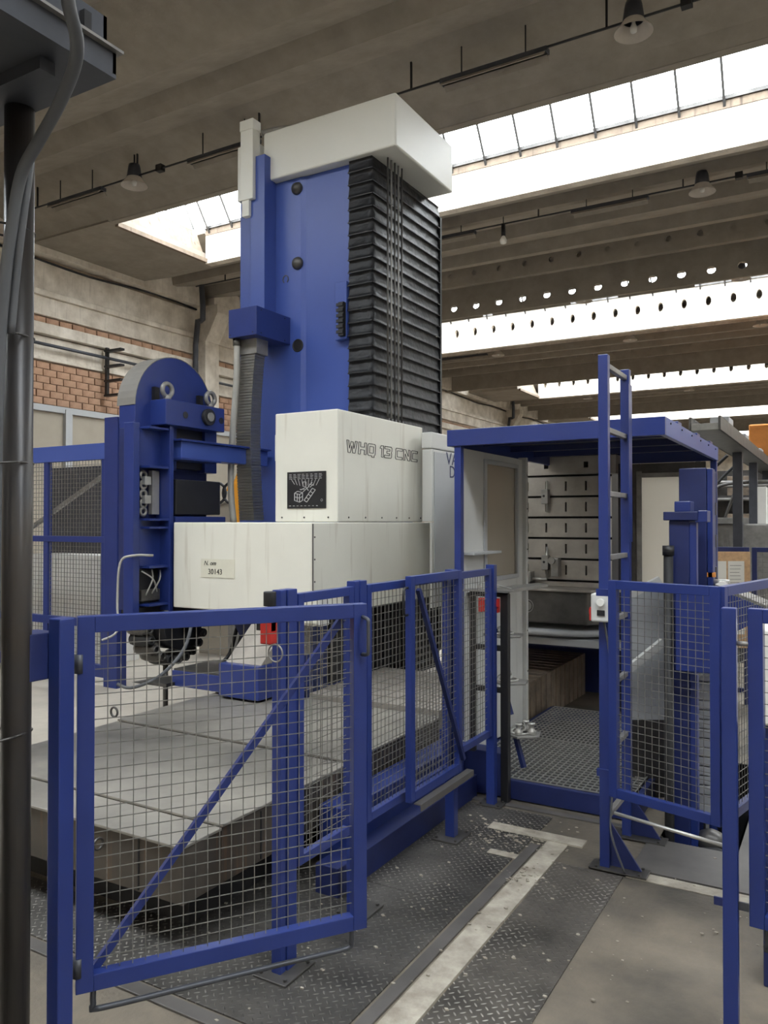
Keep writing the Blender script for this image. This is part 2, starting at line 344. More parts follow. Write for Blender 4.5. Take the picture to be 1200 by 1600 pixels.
for i, yc in enumerate(CURB):
    far = yc >= 10.9
    soffit(yc, far_prof if far else near_prof)
    B().box(HX0, SX0-.02, yc-2.25, yc+.2, 6.497, 6.65).build('end_slab', CONC, ceil)
    B().box(SX1, HX1, yc-2.25, yc+.2, 6.497, 6.65).build('end_slab', CONC, ceil)
    if far:
        b = B(); y2 = yc+4.15
        holed(b, HX0, HX1, .556, 6.66, 6.98, 6.84, .055, .06, y2, .06); b.box(HX0, HX1, y2+.05, y2+.06, 6.6, 6.98)
        b.build('beam_web', CONC, ceil)
        b = B()
        if abs(yc-11) < .1: holed(b, HX0, HX1, .556, 6.38, 7.0, 6.55, .085, .075, yc+5.5, .07)
        else: b.box(HX0, HX1, yc+5.5, yc+5.57, 6.32, 7.0)
        b.build('beam_web', CONC, ceil)
    holes = yc > 15
    b = B()
    if holes:
        holed(b, SX0, SX0+.556*41, .556, 6.56, 7.35, 6.95, .07, .12, yc, .12)
        b.box(SX0, SX1, yc+.7, yc+.71, 6.5, 7.08)
    else: b.box(SX0, SX1, yc, yc+.12, 6.5, 7.1)
    b.box(SX0, SX1, yc-.01, yc+.16, 6.44, 6.5)
    if not holes: B().box(SX0, SX1, yc-.012, yc, 6.97, 7.09).build('stained_curb_top', STAIN, ceil)
    b.build('far_curb', CONCW, ceil, label='concrete curb of the roof light, coloured pale for the daylight on it')  # pale colour carries the strong daylight on this face
    B().box(SX0, SX1, yc-2.22, yc-2.1, 6.505 if not holes else 7.085, 7.1).build('near_curb', CONC, ceil)
    b = B(); b.hexa([(SX0-.12, yc-2.1, 6.5), (SX0, yc-2.1, 6.5), (SX0, yc, 6.5), (SX0-.12, yc, 6.5), (SX0-.4, yc-2.1, 7.1), (SX0-.25, yc-2.1, 7.1), (SX0-.25, yc, 7.1), (SX0-.4, yc, 7.1)])
    b.box(SX0-.02, SX0+.05, yc-2.1, yc, 6.46, 6.53); b.build('end_curb', STAIN, ceil)
    B().box(SX1, SX1+.12, yc-2.1, yc, 6.5, 7.1).build('end_curb', CONC, ceil)
    # glazing
    zt = 7.35 if holes else 7.1
    wi = struct('window_%d' % (i+1), (SX0, yc, zt)); fine = abs(yc-11) < .1
    k = int((SX1-SX0)/.556)
    A, T, C = (yc, zt), (yc-.95, zt+1.25), (yc-2.1, 7.1)
    bars = B(); g = B()
    first = None; fb = None
    for j in range(k+1):
        x = SX0+.1+j*.556
        if x > SX1: break
        bb = B(); bb.bar((x, A[0], A[1]-.1), (x, T[0], T[1]), .016)
        if fine and x < 3:
            if fb is None: fb = bb.build('glazing_bar', STEELD, wi)
            else: copy_piece(fb, (j*.556, 0, 0))
        else: bars.v += bb.v[:0]; bars.bar((x, A[0], A[1]-.1), (x, T[0], T[1]), .016)
        bars.bar((x, C[0], C[1]), (x, T[0], T[1]), .016)
        gg = [(x+.02, A[0], A[1]+.03), (x+.536, A[0], A[1]+.03), (x+.536, T[0], T[1]), (x+.02, T[0], T[1])]
        if fine and x < 3:
            if first is None: first = B().add(gg, [(0,1,2,3)]).build('pane', GLASS, wi)
            else: copy_piece(first, (j*.556, 0, 0))
        else: g.add(gg, [(0,1,2,3)])
        g.add([(x+.02, C[0], C[1]), (x+.536, C[0], C[1]), (x+.536, T[0], T[1]), (x+.02, T[0], T[1])], [(0,1,2,3)])
    bars.bar((SX0, A[0]-.02, A[1]), (SX1, A[0]-.02, A[1]), .025); bars.bar((SX0, T[0], T[1]), (SX1, T[0], T[1]), .03)
    bars.bar((SX0-.2, A[0]-.1, A[1]), (SX0-.1, T[0], T[1]), .02); bars.bar((SX0, C[0], C[1]), (SX0-.1, T[0], T[1]), .02); bars.bar((SX0, yc-1, 7.1), (SX0-.1, T[0], T[1]), .014)
    g.add([(SX0, A[0], 7.0), (SX0, C[0], 7.0), (SX0-.05, T[0], T[1])], [(0,1,2)])
    bars.build('glazing_frame', STEELD, wi); g.build('far_glazing', GLASS, wi, kind='stuff')
# ---- walls
for nm, bx in (('wall_right', (HX1, HX1+.2, HY0, HY1)), ('wall_rear', (HX0, HX1, HY0-.2, HY0)), ('wall_far', (HX0, HX1, HY1, HY1+.2))):
    o = B().box(bx[0], bx[1], bx[2], bx[3], 0, 7.3).build(nm, CONCW); o['kind'] = 'structure'
wl = struct('wall_left', (HX0, 0, 0))
B().box(HX0-.3, HX0, HY0, HY1, 0, 7.3).build('wall_core', MORT, wl)
def band(z0, z1, d, name='concrete_panel', m=CONCW, y0=HY0, y1=HY1, x=HX0):
    return B().box(x, x+d, y0, y1, z0, z1).build(name, m, wl, bevel=.01)
for yy in range(7):                                           # precast panels between the wall pillars
    ya = -5.4+9.3*yy; yb = ya+9.28
    if yb < 3: continue
    band(5.78, 6.32, .05, y0=ya, y1=yb); band(5.36, 5.68, .05, y0=ya, y1=yb); band(5.68, 5.78, .12, 'moulding', y0=ya, y1=yb); band(5.33, 5.36, .09, 'moulding', y0=ya, y1=yb)
    band(4.98, 5.18, .16, 'ledge', y0=ya, y1=yb); band(4.58, 4.96, .05, y0=ya, y1=yb); band(4.52, 4.58, .1, 'moulding', y0=ya, y1=yb)
    B().box(HX0, HX0+.26, ya+.15, yb-.15, 6.38, 6.9).build('edge_beam', CONCW, wl, bevel=.01)
    b = B(); b.box(HX0, HX0+.35, yb-.2, yb+.24, 0, 5.6)
    b.prism([(HX0, 5.6), (HX0+.35, 5.6), (HX0+.7, 6.2), (HX0+.7, 6.38), (HX0, 6.38)], 'y', yb-.2, yb+.24)
    b.build('pillar', CONCW, wl, bevel=.01)
    B().path([(HX0+.5, yb-.5, 6.9), (HX0+.5, yb-.45, 6.0), (HX0+.25, yb-.4, 5.5), (HX0+.25, yb-.4, 0)], .06, 10, 3).build('rain_pipe', TROUGH, wl)
    B().path([(HX0+.08, ya+9.3*t/6, 6.33-.05*math.sin(t*2.1)) for t in range(7)], .02, 6, 3).build('wall_cable', BLACKR, wl)
brick = None
def brick_row(z, y0, y1, off):
    global brick
    y = y0+off
    while y < y1:
        if not (13.0 < y < 13.6) and not (y < 13 < y+.2):
            if brick is None:
                brick = B().box(HX0-.01, HX0+.035, 0, .27, 0, .118).build('brick', BRICKM, wl, bevel=.004)
                brick.location = (0, 0, 0)
                # vertices are relative to the wall's origin
            c = brick.copy(); COL.objects.link(c); c.parent = wl; c.location = (random.uniform(0, .012), y, z); c.scale = (1, random.uniform(.95, 1), 1)
        y += .282
for r in range(6): brick_row(3.74+r*.128, 8.3, 15.6, (r%2)*.14)
brick_row(5.19, 8.3, 15.6, .05)
for r in range(2): brick_row(3.48+r*.128, 12.6, 15.6, (r%2)*.14)
brick.location = (0, 8.3-.16, 3.74)
b = B()
for r in range(24):
    for y in range(90):
        yy = 15.8+(r%2)*.14+y*.282
        if r < 18 or r == 23: b.box(HX0-.01, HX0+.03, yy, yy+.27, 2.2+r*.128, 2.2+r*.128+.118)
b.build('distant_brickwork', BRICKM, wl, kind='stuff')
# sheet metal partition in front of the wall
tp = thing('metal_partition', (-12.1, 10, 0), 'tall beige sheet metal partition standing along the brick wall', 'partition')
B().box(-12.12, -12.1, 5.6, 14.5, .1, 3.55).build('sheet', BEIGE, tp)
b = B(); b.box(-12.14, -12.04, 5.6, 14.5, 3.55, 3.66); b.box(-12.14, -12.04, 5.6, 14.5, 0, .12); b.build('rail', GREYP, tp)
for y in (6.0, 9.35, 12.6): B().box(-12.12, -12.02, y-.07, y+.07, 0, 3.62).build('upright', GREYP, tp)
# wall bracket
tb = thing('cable_bracket', (HX0+.2, 10.05, 4.0), 'black steel bracket with four arms fixed high on the brick wall', 'bracket')
B().box(HX0+.16, HX0+.22, 10.4, 10.46, 4.06, 4.98).build('upright', BLACK, tb)
for z in (4.92, 4.62, 4.34, 4.06): B().box(HX0+.16, HX0+.62, 10.38, 10.48, z-.03, z+.01).build('arm', BLACK, tb)
b = B(); b.bar((HX0+.2, 7, 4.78), (HX0+.2, 15, 4.78), .03, 8)
tag(b.build('wall_conduit', TROUGH), 'thin grey pipe running along the brick wall through the black bracket', 'pipe')
# ================================================================== lamps
def lamp_row(Y, zb, xs, tagtxt):
    pass
lp = thing('bell_lamp', (-1.74, 7.8, 6.37), 'bell shaped factory lamp hanging at the top right edge of the picture', 'lamp', 'bell lamps under the roof')
c = (-1.74, 7.8, 6.37)
B().lathe([(.185,.0),(.18,.015),(.13,.07),(.10,.12)], c).build('shade', SHADE, lp)
B().lathe([(.101,.115),(.105,.12),(.085,.26),(.075,.30),(.0,.31)], c).build('housing', TROUGH, lp)
B().lathe([(.0,-.0),(.03,.01),(.035,.05),(.018,.09),(.018,.12)], c, 12).build('bulb', WHITEP, lp)
B().cyl((c[0], c[1], c[2]+.3), .012, .2).build('rod', BLACK, lp)
places = []
for k in range(4):
    for base in (7.8, 12.1):
        Y = base+PERIOD*k
        for X in (-1.74, -4.9, -8.66):
            if (Y, X) == (7.8, -1.74) or (Y < 8 and X == -4.9) or (abs(Y-12.1) < .1 and X in (-4.9, -8.66)): continue
            if Y > 32: continue
            places.append((X, Y))
nm_row = {7.8: 'first', 12.1: 'second', 17.1: 'third', 21.4: 'fourth', 26.4: 'fifth', 30.7: 'sixth'}
for X, Y in places:
    z = 6.37 if Y < 14 else 6.45
    side = {-1.74: 'far right', -4.9: 'middle', -8.66: 'left end'}[X]
    row = nm_row[round(Y, 1)]
    lab = 'bell shaped factory lamp, %s of the %s lamp row from the camera' % (side, row)
    if row == 'first': lab = 'bell shaped factory lamp hanging left of the tall blue machine column'
    dup(lp, (X, Y, z), lab)
def batten(name, x0, x1, Y, z, label, first=False):
    t = thing(name, (x0, Y, z), label, 'lamp', 'strip lamp fittings under the roof')
    B().box(x0, x1, Y-.05, Y+.05, z, z+.05).build('housing', TROUGH, t)
    B().prism([(Y-.085, z-.045), (Y-.075, z-.05), (Y-.03, z), (Y+.03, z), (Y+.075, z-.05), (Y+.085, z-.045), (Y+.04, z+.01), (Y-.04, z+.01)], 'x', x0+.02, x1-.02).build('reflector', CONC, t)
    for q in (.2, .8): B().bar((x0+(x1-x0)*q, Y, z+.05), (x0+(x1-x0)*q, Y, z+.36), .006, 4).build('hanger', BLACK, t)
for (x0, x1, Y, lab) in ((-3.82, -2.6, 7.8, 'long grey strip lamp above the ivory column cap'), (-10.5, -9.3, 7.8, 'long grey strip lamp near the left wall beam'),
      (-7.6, -6.4, 7.8, 'grey strip lamp partly hidden behind the left edge of the column cap'), (-3.66, -2.49, 12.1, 'grey strip lamp under the second ceiling bay, upper right'), (-6.6, -5.3, 12.1, 'grey strip lamp beside the bellows under the bare bulb'),
      (-1.15, .1, 12.1, 'strip lamp cut off by the right edge of the picture'), (-4.2, -2.6, 17.1, 'strip lamp above the bright curb, right one of the third row'), (-7.1, -5.2, 17.1, 'strip lamp above the bright curb, middle one of the third row'), (-9.2, -7.3, 17.1, 'strip lamp above the bright curb, left one of the third row'),
      (-10.6, -9.0, 21.4, 'strip lamp of the fourth row beside the bellows edge'), (-8.0, -6.3, 26.4, 'strip lamp of the fifth row'),):
    batten('strip_lamp', x0, x1, Y, 6.44 if Y < 14 else 6.5, lab)
for Y, z, lab in ((7.8, 6.5, 'thin black conduit carrying the nearest lamp row'), (12.1, 6.5, 'thin black conduit carrying the second lamp row'), (17.1, 6.6, 'thin black conduit carrying the third lamp row'), (21.4, 6.6, 'thin black conduit carrying the fourth lamp row')):
    t = thing('lamp_conduit', (SX0, Y, z), lab, 'conduit', 'lamp conduits')
    b = B(); b.bar((-11.6, Y, z), (8, Y, z), .013, 6); b.build('tube', BLACK, t)
    x = -10.8
    for i in range(8):
        B().bar((x, Y, z), (x, Y, z+.34), .01, 4).build('hanger', BLACK, t); x += 2.2
    B().box(-1.30, -1.2, Y-.04, Y+.04, z-.04, z+.05).build('junction_box', BLACK, t)
    if Y < 8: B().box(-8.2, -8.1, Y-.04, Y+.04, z-.04, z+.05).build('junction_box', BLACK, t)
t = thing('bare_bulb', (-4.8, 12.1, 6.2), 'bare light bulb hanging from the conduit right of the bellows', 'bulb')
B().lathe([(0,0),(.05,.02),(.06,.07),(.03,.13),(.02,.15)], (-4.8,12.1,6.16), 12).build('glass_bulb', WHITEP, t); B().cyl((-4.8,12.1,6.3), .035, .19).build('socket', BLACK, t); B().cyl((-4.8,12.1,6.51), .008, .33).build('flex', BLACK, t)

# ================================================================== fences and gates
def frame_M(p0, p1):
    d = Vector((p1[0]-p0[0], p1[1]-p0[1], 0)); L = d.length; d.normalize()
    M = Matrix(((d.x, -d.y, 0, p0[0]), (d.y, d.x, 0, p0[1]), (0,0,1,0), (0,0,0,1)))
    return M, L
def mesh_panel(parent, M, u0, u1, z0, z1, pitch=.033, r=.0011, v=0):
    b = B(M); n = max(2, round((u1-u0)/pitch)); m = max(2, round((z1-z0)/pitch))
    for i in range(1, n):
        u = u0+(u1-u0)*i/n; b.bar((u, v-r, z0), (u, v-r, z1), r, 4, caps=False)
    for k in range(1, m):
        z = z0+(z1-z0)*k/m; b.bar((u0, v+r, z), (u1, v+r, z), r, 4, caps=False)
    return b.build('wire_mesh', WIRE, parent)
def frame_panel(parent, p0, p1, z0, z1, w=.04, t=.03, pitch=.033, mat_=None, r=.0011):
    m_ = mat_ or BLUE; M, L = frame_M(p0, p1)
    B(M).box(0, w, -t/2, t/2, z0, z1).build('frame_stile', m_, parent, bevel=.002)
    B(M).box(L-w, L, -t/2, t/2, z0, z1).build('frame_stile', m_, parent, bevel=.002)
    B(M).box(w, L-w, -t/2, t/2, z1-w, z1).build('frame_rail', m_, parent, bevel=.002)
    B(M).box(w, L-w, -t/2, t/2, z0, z0+w).build('frame_rail', m_, parent, bevel=.002)
    mesh_panel(parent, M, w, L-w, z0+w, z1-w, pitch, r)
    return M, L
def foot(parent, x, y, a=.07, c=.09, z=.006):
    f = B().box(x-a, x+a, y-c, y+c, z, z+.008).build('foot_plate', STEELD, parent, bevel=.002)
    b = B()
    for sx in (-1, 1):
        for sy in (-1, 1): b.cyl((x+sx*a*.75, y+sy*c*.75, z+.008), .007, .008, 'z', 6)
    b.build('bolts', STEELD, f)
# --- near open gate
gt = thing('mesh_gate', (-1.764, 1.40, 0), 'large blue mesh gate standing half open in the foreground left', 'gate')
M, L = frame_panel(gt, (-1.764, 1.40), (-1.284, 2.08), .357, 1.35, .044, .035, .0335, r=.0011)
b = B(M); b.bar((.05, .022, .40), (L-.07, .022, 1.30), .010, 4); b.build('brace', BLUE, gt)
b = B(M); b.path([(.045, -.0, .36), (.045, 0, .315), (.06, 0, .30), (.3, 0, .30), (.62, 0, .30), (L-.06, 0, .30), (L-.045, 0, .315), (L-.045, 0, .36)], .008, 8, 3)
b.build('drop_bar', TROUGH, gt, label='bent dark rod under the gate')
b = B(M); b.path([(L-.015, -.018, 1.31), (L-.012, -.05, 1.305), (L-.012, -.055, 1.29), (L-.012, -.055, 1.22), (L-.012, -.05, 1.20), (L-.015, -.018, 1.195)], .006, 8, 3); b.build('handle', TROUGH, gt)
# --- near post and bracket
t = thing('fence_post', (-1.755, 1.345, 0), 'thick blue steel post beside the dark pipe pillar', 'post')
B().box(-1.778, -1.732, 1.322, 1.368, 0, 1.352).build('post_tube', BLUE, t, bevel=.003)
for z in (.42, 1.22): B().cyl((-1.755, 1.40, z-.02), .014, .05, 'z', 10).build('hinge', TROUGH, t)
B().box(-1.86, -1.779, 1.27, 1.35, 1.195, 1.315).build('weld_bracket', BLUED, t, bevel=.003, label='blue box bracket welded to the dark pipe')
# --- fence line along the machine (X = -1.73)
FX = -1.73
fl = thing('mesh_fence', (FX, 2.28, 0), 'blue fence of mesh panels running from the open gate back to the canopy', 'fence')
def post(x0, x1, y0, y1, z1=1.36, z0=.006):
    return B().box(x0, x1, y0, y1, z0, z1).build('post', BLUE, fl, bevel=.003)
post(FX-.025, FX+.015, 2.215, 2.247); post(FX-.025, FX+.02, 2.25, 2.305); foot(fl, FX, 2.26)
post(FX-.025, FX+.015, 2.70, 2.735); post(FX-.025, FX+.015, 2.745, 2.795); foot(fl, FX, 2.75)
frame_panel(fl, (FX, 2.32), (FX, 2.695), .35, 1.34, .035, .03)
frame_panel(fl, (FX, 2.80), (FX, 3.60), .35, 1.34, .035, .03)
post(FX-.025, FX+.025, 3.615, 3.665); foot(fl, FX, 3.64)
frame_panel(fl, (FX, 3.67), (FX, 4.14), .40, 1.34, .035, .03)
post(FX-.025, FX+.025, 4.145, 4.19); foot(fl, FX, 4.165, .07, .05)
b = B(); b.box(FX+.005, FX+.04, 2.82, 3.0, .9, .91); 
ig = thing('mesh_gate', (FX+.05, 3.07, 0), 'narrow blue gate with a dark diagonal brace in the middle of the fence', 'gate')
frame_panel(ig, (FX+.06, 3.07), (FX+.06, 3.61), .36, 1.36, .04, .03)
B().bar((FX+.085, 3.12, 1.30), (FX+.085, 3.60, .42), .010, 4).build('brace', BLUED, ig)
b = B(); b.box(FX+.077, FX+.115, 3.09, 3.66, .35, .356); b.box(FX+.110, FX+.115, 3.09, 3.66, .325, .351); b.build('ledge_angle', COVERD, ig, bevel=.001)
B().path([(FX+.06, 3.065, 1.31), (FX+.06, 3.03, 1.30), (FX+.06, 3.03, 1.20), (FX+.06, 3.065, 1.19)], .006, 8, 3).build('handle', BLACK, ig)
# low blue base behind the fence
tag(B().box(-1.98, -1.86, 2.8, 4.26, .0, .13).build('base_beam', BLUED, bevel=.004), 'low dark blue steel beam along the foot of the mesh fence', 'beam')
# sensors on the first post
t = thing('safety_switch', (FX-.07, 2.15, 1.2), 'red safety switch with black knob on the fence post behind the gate', 'switch')
c = P(420, 985, 2.72)
B().box(c.x-.022, c.x+.022, c.y-.02, c.y+.02, c.z-.045, c.z+.05).build('body', RED, t, bevel=.004)
B().cyl((c.x+.005, c.y, c.z+.05), .008, .06, 'z', 8).build('stem', BLACK, t); B().cyl((c.x+.005, c.y, c.z+.085), .022, .05, 'z', 16).build('knob', BLACK, t, bevel=.003)
B().box(c.x+.022, FX-.03, c.y-.012, c.y+.012, c.z+.0, c.z+.03).build('arm', BLACK, t)
B().torus((c.x+.03, c.y, c.z-.075), .03, .003, 'y').build('key_ring', STEEL, t)
t = thing('junction_box', (FX, 2.5, 1.3), 'small cream plastic junction box behind the fence near the gate top', 'box')
c = P(488, 950, 3.25)
B().box(c.x-.05, c.x+.06, c.y-.03, c.y+.04, c.z-.07, c.z+.065).build('body', WHITEP, t, bevel=.006); B().bar((c.x, c.y+.03, c.z), (FX, c.y+.09, c.z), .012, 4).build('bracket', STEELD, t); B().box(c.x-.045, c.x+.055, c.y-.036, c.y-.03, c.z-.06, c.z+.055).build('lid', IVORY, t, bevel=.003)
# --- right enclosure round the pit
er = thing('pit_fence', (-.413, 3.28, 0), 'blue mesh enclosure bent round the open pit on the right', 'fence')
A_, C_, D_ = (-.872, 3.415), (-.413, 3.28), (-.19, 4.3)
frame_panel(er, A_, C_, .43, 1.352, .038, .03, .031)
frame_panel(er, C_, D_, .43, 1.352, .038, .03, .031)
M, L = frame_M(A_, C_); B(M).bar((.02, 0, .36), (L+.02, 0, .36), .008, 8).build('guard_rod', STEELB, er, label='bright rod below the mesh')
b = B(); b.bar((-.863, 3.415, 0), (-.863, 3.415, 1.2), .018, 4)
B().box(-.935, -.87, 3.43, 3.445, 1.28, 1.31).build('tie_plate', BLUE, er); B().box(-.935, -.87, 3.43, 3.445, .5, .53).build('tie_plate', BLUE, er)
B().box(-.185, -.145, 4.305, 4.345, .008, 1.352).build('post', BLUE, er, bevel=.002)
# --- right foreground post and gate
t = thing('fence_post', (-.29, 2.49, 0), 'slim blue steel post in the right foreground', 'post')
B().box(-.31, -.27, 2.465, 2.505, 0, 1.352).build('post_tube', BLUE, t, bevel=.003)
B().box(-.335, -.311, 2.478, 2.484, .487, .510).build('hinge_tab', BLUED, t); B().box(-.269, -.242, 2.478, 2.484, .487, .510).build('hinge_tab', TROUGH, t)
B().cyl((-.27, 2.487, 1.25), .007, .03, 'x', 8).build('bolt', STEEL, t)
rg = thing('mesh_gate', (-.24, 2.5, 0), 'blue mesh gate cut off by the right edge of the picture', 'gate')
M, L = frame_panel(rg, (-.24, 2.50), (.62, 2.42), .445, 1.352, .04, .035, .033)
B(M).path([(.045, 0, .45), (.045, 0, .40), (.07, 0, .38), (.4, 0, .38), (L-.05, 0, .38), (L-.045, 0, .45)], .008, 8, 3).build('drop_bar', TROUGH, rg)
# --- white and blue console behind the right gate
t = thing('console', (0, 3.1, 0), 'white box on a blue pedestal seen through the right gate', 'cabinet')
B().box(-.255, .4, 3.0, 3.25, .9, 1.235).build('white_box', WHITEP, t, bevel=.01); B().box(-.25, .38, 3.02, 3.24, 0, .9).build('pedestal', BLUED, t, bevel=.005)
B().box(-.2, .3, 2.992, 3.0, .96, 1.18).build('front_plate', IVORYT, t, bevel=.003)

# ================================================================== left pillar, trough, hoses
pc = P(27, 816, 2.0)
t = thing('pipe_pillar', (pc.x, pc.y, 0), 'dark steel pipe pillar at the left edge of the picture', 'pillar')
B().cyl((pc.x, pc.y, 0), .036, 2.66, 'z', 28).build('pipe', PIPE, t)
B().cyl((pc.x-.035, pc.y-.075, 0), .017, 2.66, 'z', 16).build('conduit', CABLE, t)
for z in (2.34, 2.07, 1.75, 1.07):
    b = B(); b.path([(pc.x+.052*math.cos(a*.9)-.01, pc.y+.075*math.sin(a*.9)-.03, z+.006*math.sin(a*3)) for a in range(7)]+[(pc.x+.042, pc.y-.03, z)], .003, 6, 3); b.build('wire_tie', STEELD, t)
tr = thing('cable_trough', (-1.7, 1.0, 2.65), 'dark overhead steel trough on top of the pipe pillar, upper left corner', 'trough')
B().box(-2.15, -1.49, .35, 1.285, 2.655, 2.665).build('bottom_sheet', TROUGH, tr)
b = B(); b.box(-1.50, -1.49, .35, 1.285, 2.665, 2.715); b.box(-2.15, -1.49, 1.275, 1.285, 2.665, 2.715); b.build('channel_side', TROUGH, tr)
b = B(); b.box(-1.505, -1.475, .35, 1.295, 2.715, 2.722); b.build('flange', STEEL, tr)
b = B(); b.box(-1.515, -1.505, .35, 1.27, 2.722, 2.80); b.box(-2.15, -1.505, 1.26, 1.27, 2.722, 2.80); b.build('upper_sheet', TROUGH, tr)
for y in (1.15, .85, .55): B().box(-2.1, -1.56, y-.02, y+.02, 2.625, 2.655).build('rib', TROUGH, tr)
for y in (.7, .95, 1.2): B().box(-1.502, -1.485, y-.01, y+.01, 2.722, 2.77).build('clip', BLACK, tr)
t_ = B().path([P(95, -60, 1.55), P(103, 0, 1.6), P(116, 55, 1.66), P(112, 100, 1.72), P(88, 160, 1.8), P(58, 215, 1.86), P(30, 270, 1.9), P(16, 350, 1.91), P(4, 450, 1.92), P(-4, 600, 1.93), P(-8, 900, 1.93), P(-8, 1300, 1.93), P(-6, 1600, 1.93)], .0145, 12, 5).build('hose', CABLE)
tag(t_, 'thick grey hose curving from the trough down the pipe pillar', 'hose')
t_ = B().path([P(45, 242, 1.95), P(38, 300, 1.93), P(28, 380, 1.93), P(22, 440, 1.94), P(15, 520, 1.94)], .010, 10, 4).build('cable', CABLE)
tag(t_, 'thinner grey cable tied against the pipe pillar below the hose', 'cable')

# ================================================================== ladder
ld_ = thing('ladder', (-.96, 3.7, 0), 'tall blue steel ladder standing upright in front of the canopy', 'ladder')
for y in (3.68, 4.10):
    o = B(); o.box(-.985, -.940, y-.022, y+.022, .012, 2.38); o.build('rail', BLUE, ld_, bevel=.003)
    foot(ld_, -.90, y, .13, .05)
    g = B(); g.prism([(-.94, .02), (-.80, .02), (-.94, .22)], 'y', y-.005, y+.005); g.build('gusset', BLUED, ld_)
for k in range(8): B().box(-.975, -.950, 3.70, 4.08, .23+.301*k-.012, .23+.301*k+.012).build('rung', STEEL, ld_, bevel=.002)
B().box(-.94, -.935, 4.05, 4.12, 1.5, 2.3).build('flange', BLUE, ld_)
t = thing('switch_box', (-.96, 3.6, 1.2), 'grey switch box with a dial mounted on the ladder rail', 'switch')
B().box(-1.005, -.91, 3.595, 3.655, 1.145, 1.275).build('housing', GREYPL, t, bevel=.008)
B().cyl((-.958, 3.596, 1.235), .018, -.014, 'y', 18).build('dial', WHITEP, t, bevel=.002)
B().box(-.975, -.94, 3.591, 3.596, 1.175, 1.20).build('counter', BLACK, t)
B().cyl((-1.005, 3.625, 1.19), .016, -.012, 'x', 14).build('red_button', RED, t)
B().box(-1.012, -1.005, 3.60, 3.65, 1.15, 1.21).build('side_plate', RED, t)
t_ = B().path([(-.955, 3.64, 1.14), (-.935, 3.65, 1.0), (-.925, 3.65, .8), (-.915, 3.66, .55), (-.925, 3.64, .3), (-.92, 3.62, .18), (-.86, 3.62, .02)], .005, 6, 4).build('cable', CABLE)
tag(t_, 'thin grey cable running down the ladder from the switch box', 'cable')

# ================================================================== platform and canopy
pf = thing('platform', (-1.5, 4.3, 0), 'low blue platform with open steel grating under the canopy', 'platform')
B().box(-1.70, -.99, 4.30, 4.33, .008, .115).build('fascia', BLUED, pf, bevel=.003)
b = B(); b.box(-2.06, -2.03, 4.33, 6.2, .0, .11); b.box(-.99, -.96, 4.30, 6.2, .0, .11); b.box(-2.05, -.96, 6.2, 6.23, 0, .11); b.build('edge_beam', BLUED, pf)
B().box(-2.0, -.99, 4.35, 6.19, .008, .012).build('pan', BLACKR, pf)
def grating(x0, x1, y0, y1, pitch, px):
    b = B(); n = round((y1-y0)/pitch)
    for i in range(n+1):
        y = y0+(y1-y0)*i/n; b.box(x0, x1, y-.0022, y+.0022, .114, .122)
    m = round((x1-x0)/px)
    for i in range(m+1):
        x = x0+(x1-x0)*i/m; b.box(x-.0022, x+.0022, y0, y1, .114, .121)
    return b.build('grating', STEELB, pf)
grating(-2.02, -1.0, 4.34, 5.22, .046, .038); grating(-2.02, -1.0, 5.24, 6.18, .060, .030)
tag(B().box(-2.1, -1.715, 4.30, 4.42, .008, .26).build('base_block', BLUED, bevel=.005), 'blue base block at the foot of the fence end post', 'block')
cp = thing('canopy', (-2.1, 4.4, 0), 'blue canopy frame with a flat roof over the work area', 'canopy')
X0, X1, Y0, Y1, ZT = -2.12, -.825, 4.4, 6.47, 2.17
B().box(X0, X1, Y0, Y0+.03, ZT-.10, ZT).build('front_beam', BLUE, cp, bevel=.002)
B().box(X0, X1, Y1-.03, Y1, ZT-.10, ZT).build('rear_beam', BLUE, cp, bevel=.002)
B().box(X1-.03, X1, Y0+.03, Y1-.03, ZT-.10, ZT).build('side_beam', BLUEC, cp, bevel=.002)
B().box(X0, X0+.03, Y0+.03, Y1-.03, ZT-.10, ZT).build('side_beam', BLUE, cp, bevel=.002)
B().box(X0+.03, X1-.03, Y0+.03, Y1-.03, ZT-.02, ZT-.012).build('roof_sheet', TROUGH, cp)
for y in (4.9, 5.4, 5.9): B().box(X0+.03, X1-.03, y, y+.03, ZT-.06, ZT-.02).build('joist', BLUED, cp)
b = B()
for y in (4.55, 4.9, 5.25, 5.6, 5.95, 6.3): b.cyl((X1, y, ZT-.025), .006, .006, 'x', 6)
b.build('bolt_heads', BLACK, cp)
for (x, y, z0) in ((X0+.045, 4.41, .26), (X1-.05, Y1-.06, .0)): B().box(x, x+.045, y, y+.045, z0, ZT-.1).build('post', BLUE, cp, bevel=.003)
for i, y in enumerate((4.9, 5.6, 6.2)): B().box(X1-.12, X1-.02, y, y+.12, ZT, ZT+.03).build('lug', BLUE, cp, bevel=.003)
# left splash guard
sg = thing('splash_guard', (-2.05, 4.5, 0), 'pale grey upright guard panel with a tall window left of the slotted cube', 'panel')
XG = -2.06
b = B()
b.box(XG-.03, XG, 4.475, 4.86, .12, 2.065); b.box(XG-.03, XG, 5.44, 5.60, .12, 2.065); b.box(XG-.03, XG, 4.86, 5.44, 2.0, 2.065); b.box(XG-.03, XG, 4.86, 5.44, .12, 1.22)
b.build('sheet', GREYPL, sg, bevel=.002)
B().box(XG-.02, XG-.012, 4.86, 5.44, 1.22, 2.0).build('pane', PLEXI, sg)
b = B(); b.box(XG, XG+.012, 4.83, 4.87, 1.2, 2.02); b.box(XG, XG+.012, 5.43, 5.46, 1.2, 2.02); b.box(XG, XG+.012, 4.87, 5.43, 1.99, 2.02); b.box(XG, XG+.012, 4.87, 5.43, 1.2, 1.23); b.build('window_frame', GREYP, sg, bevel=.002)
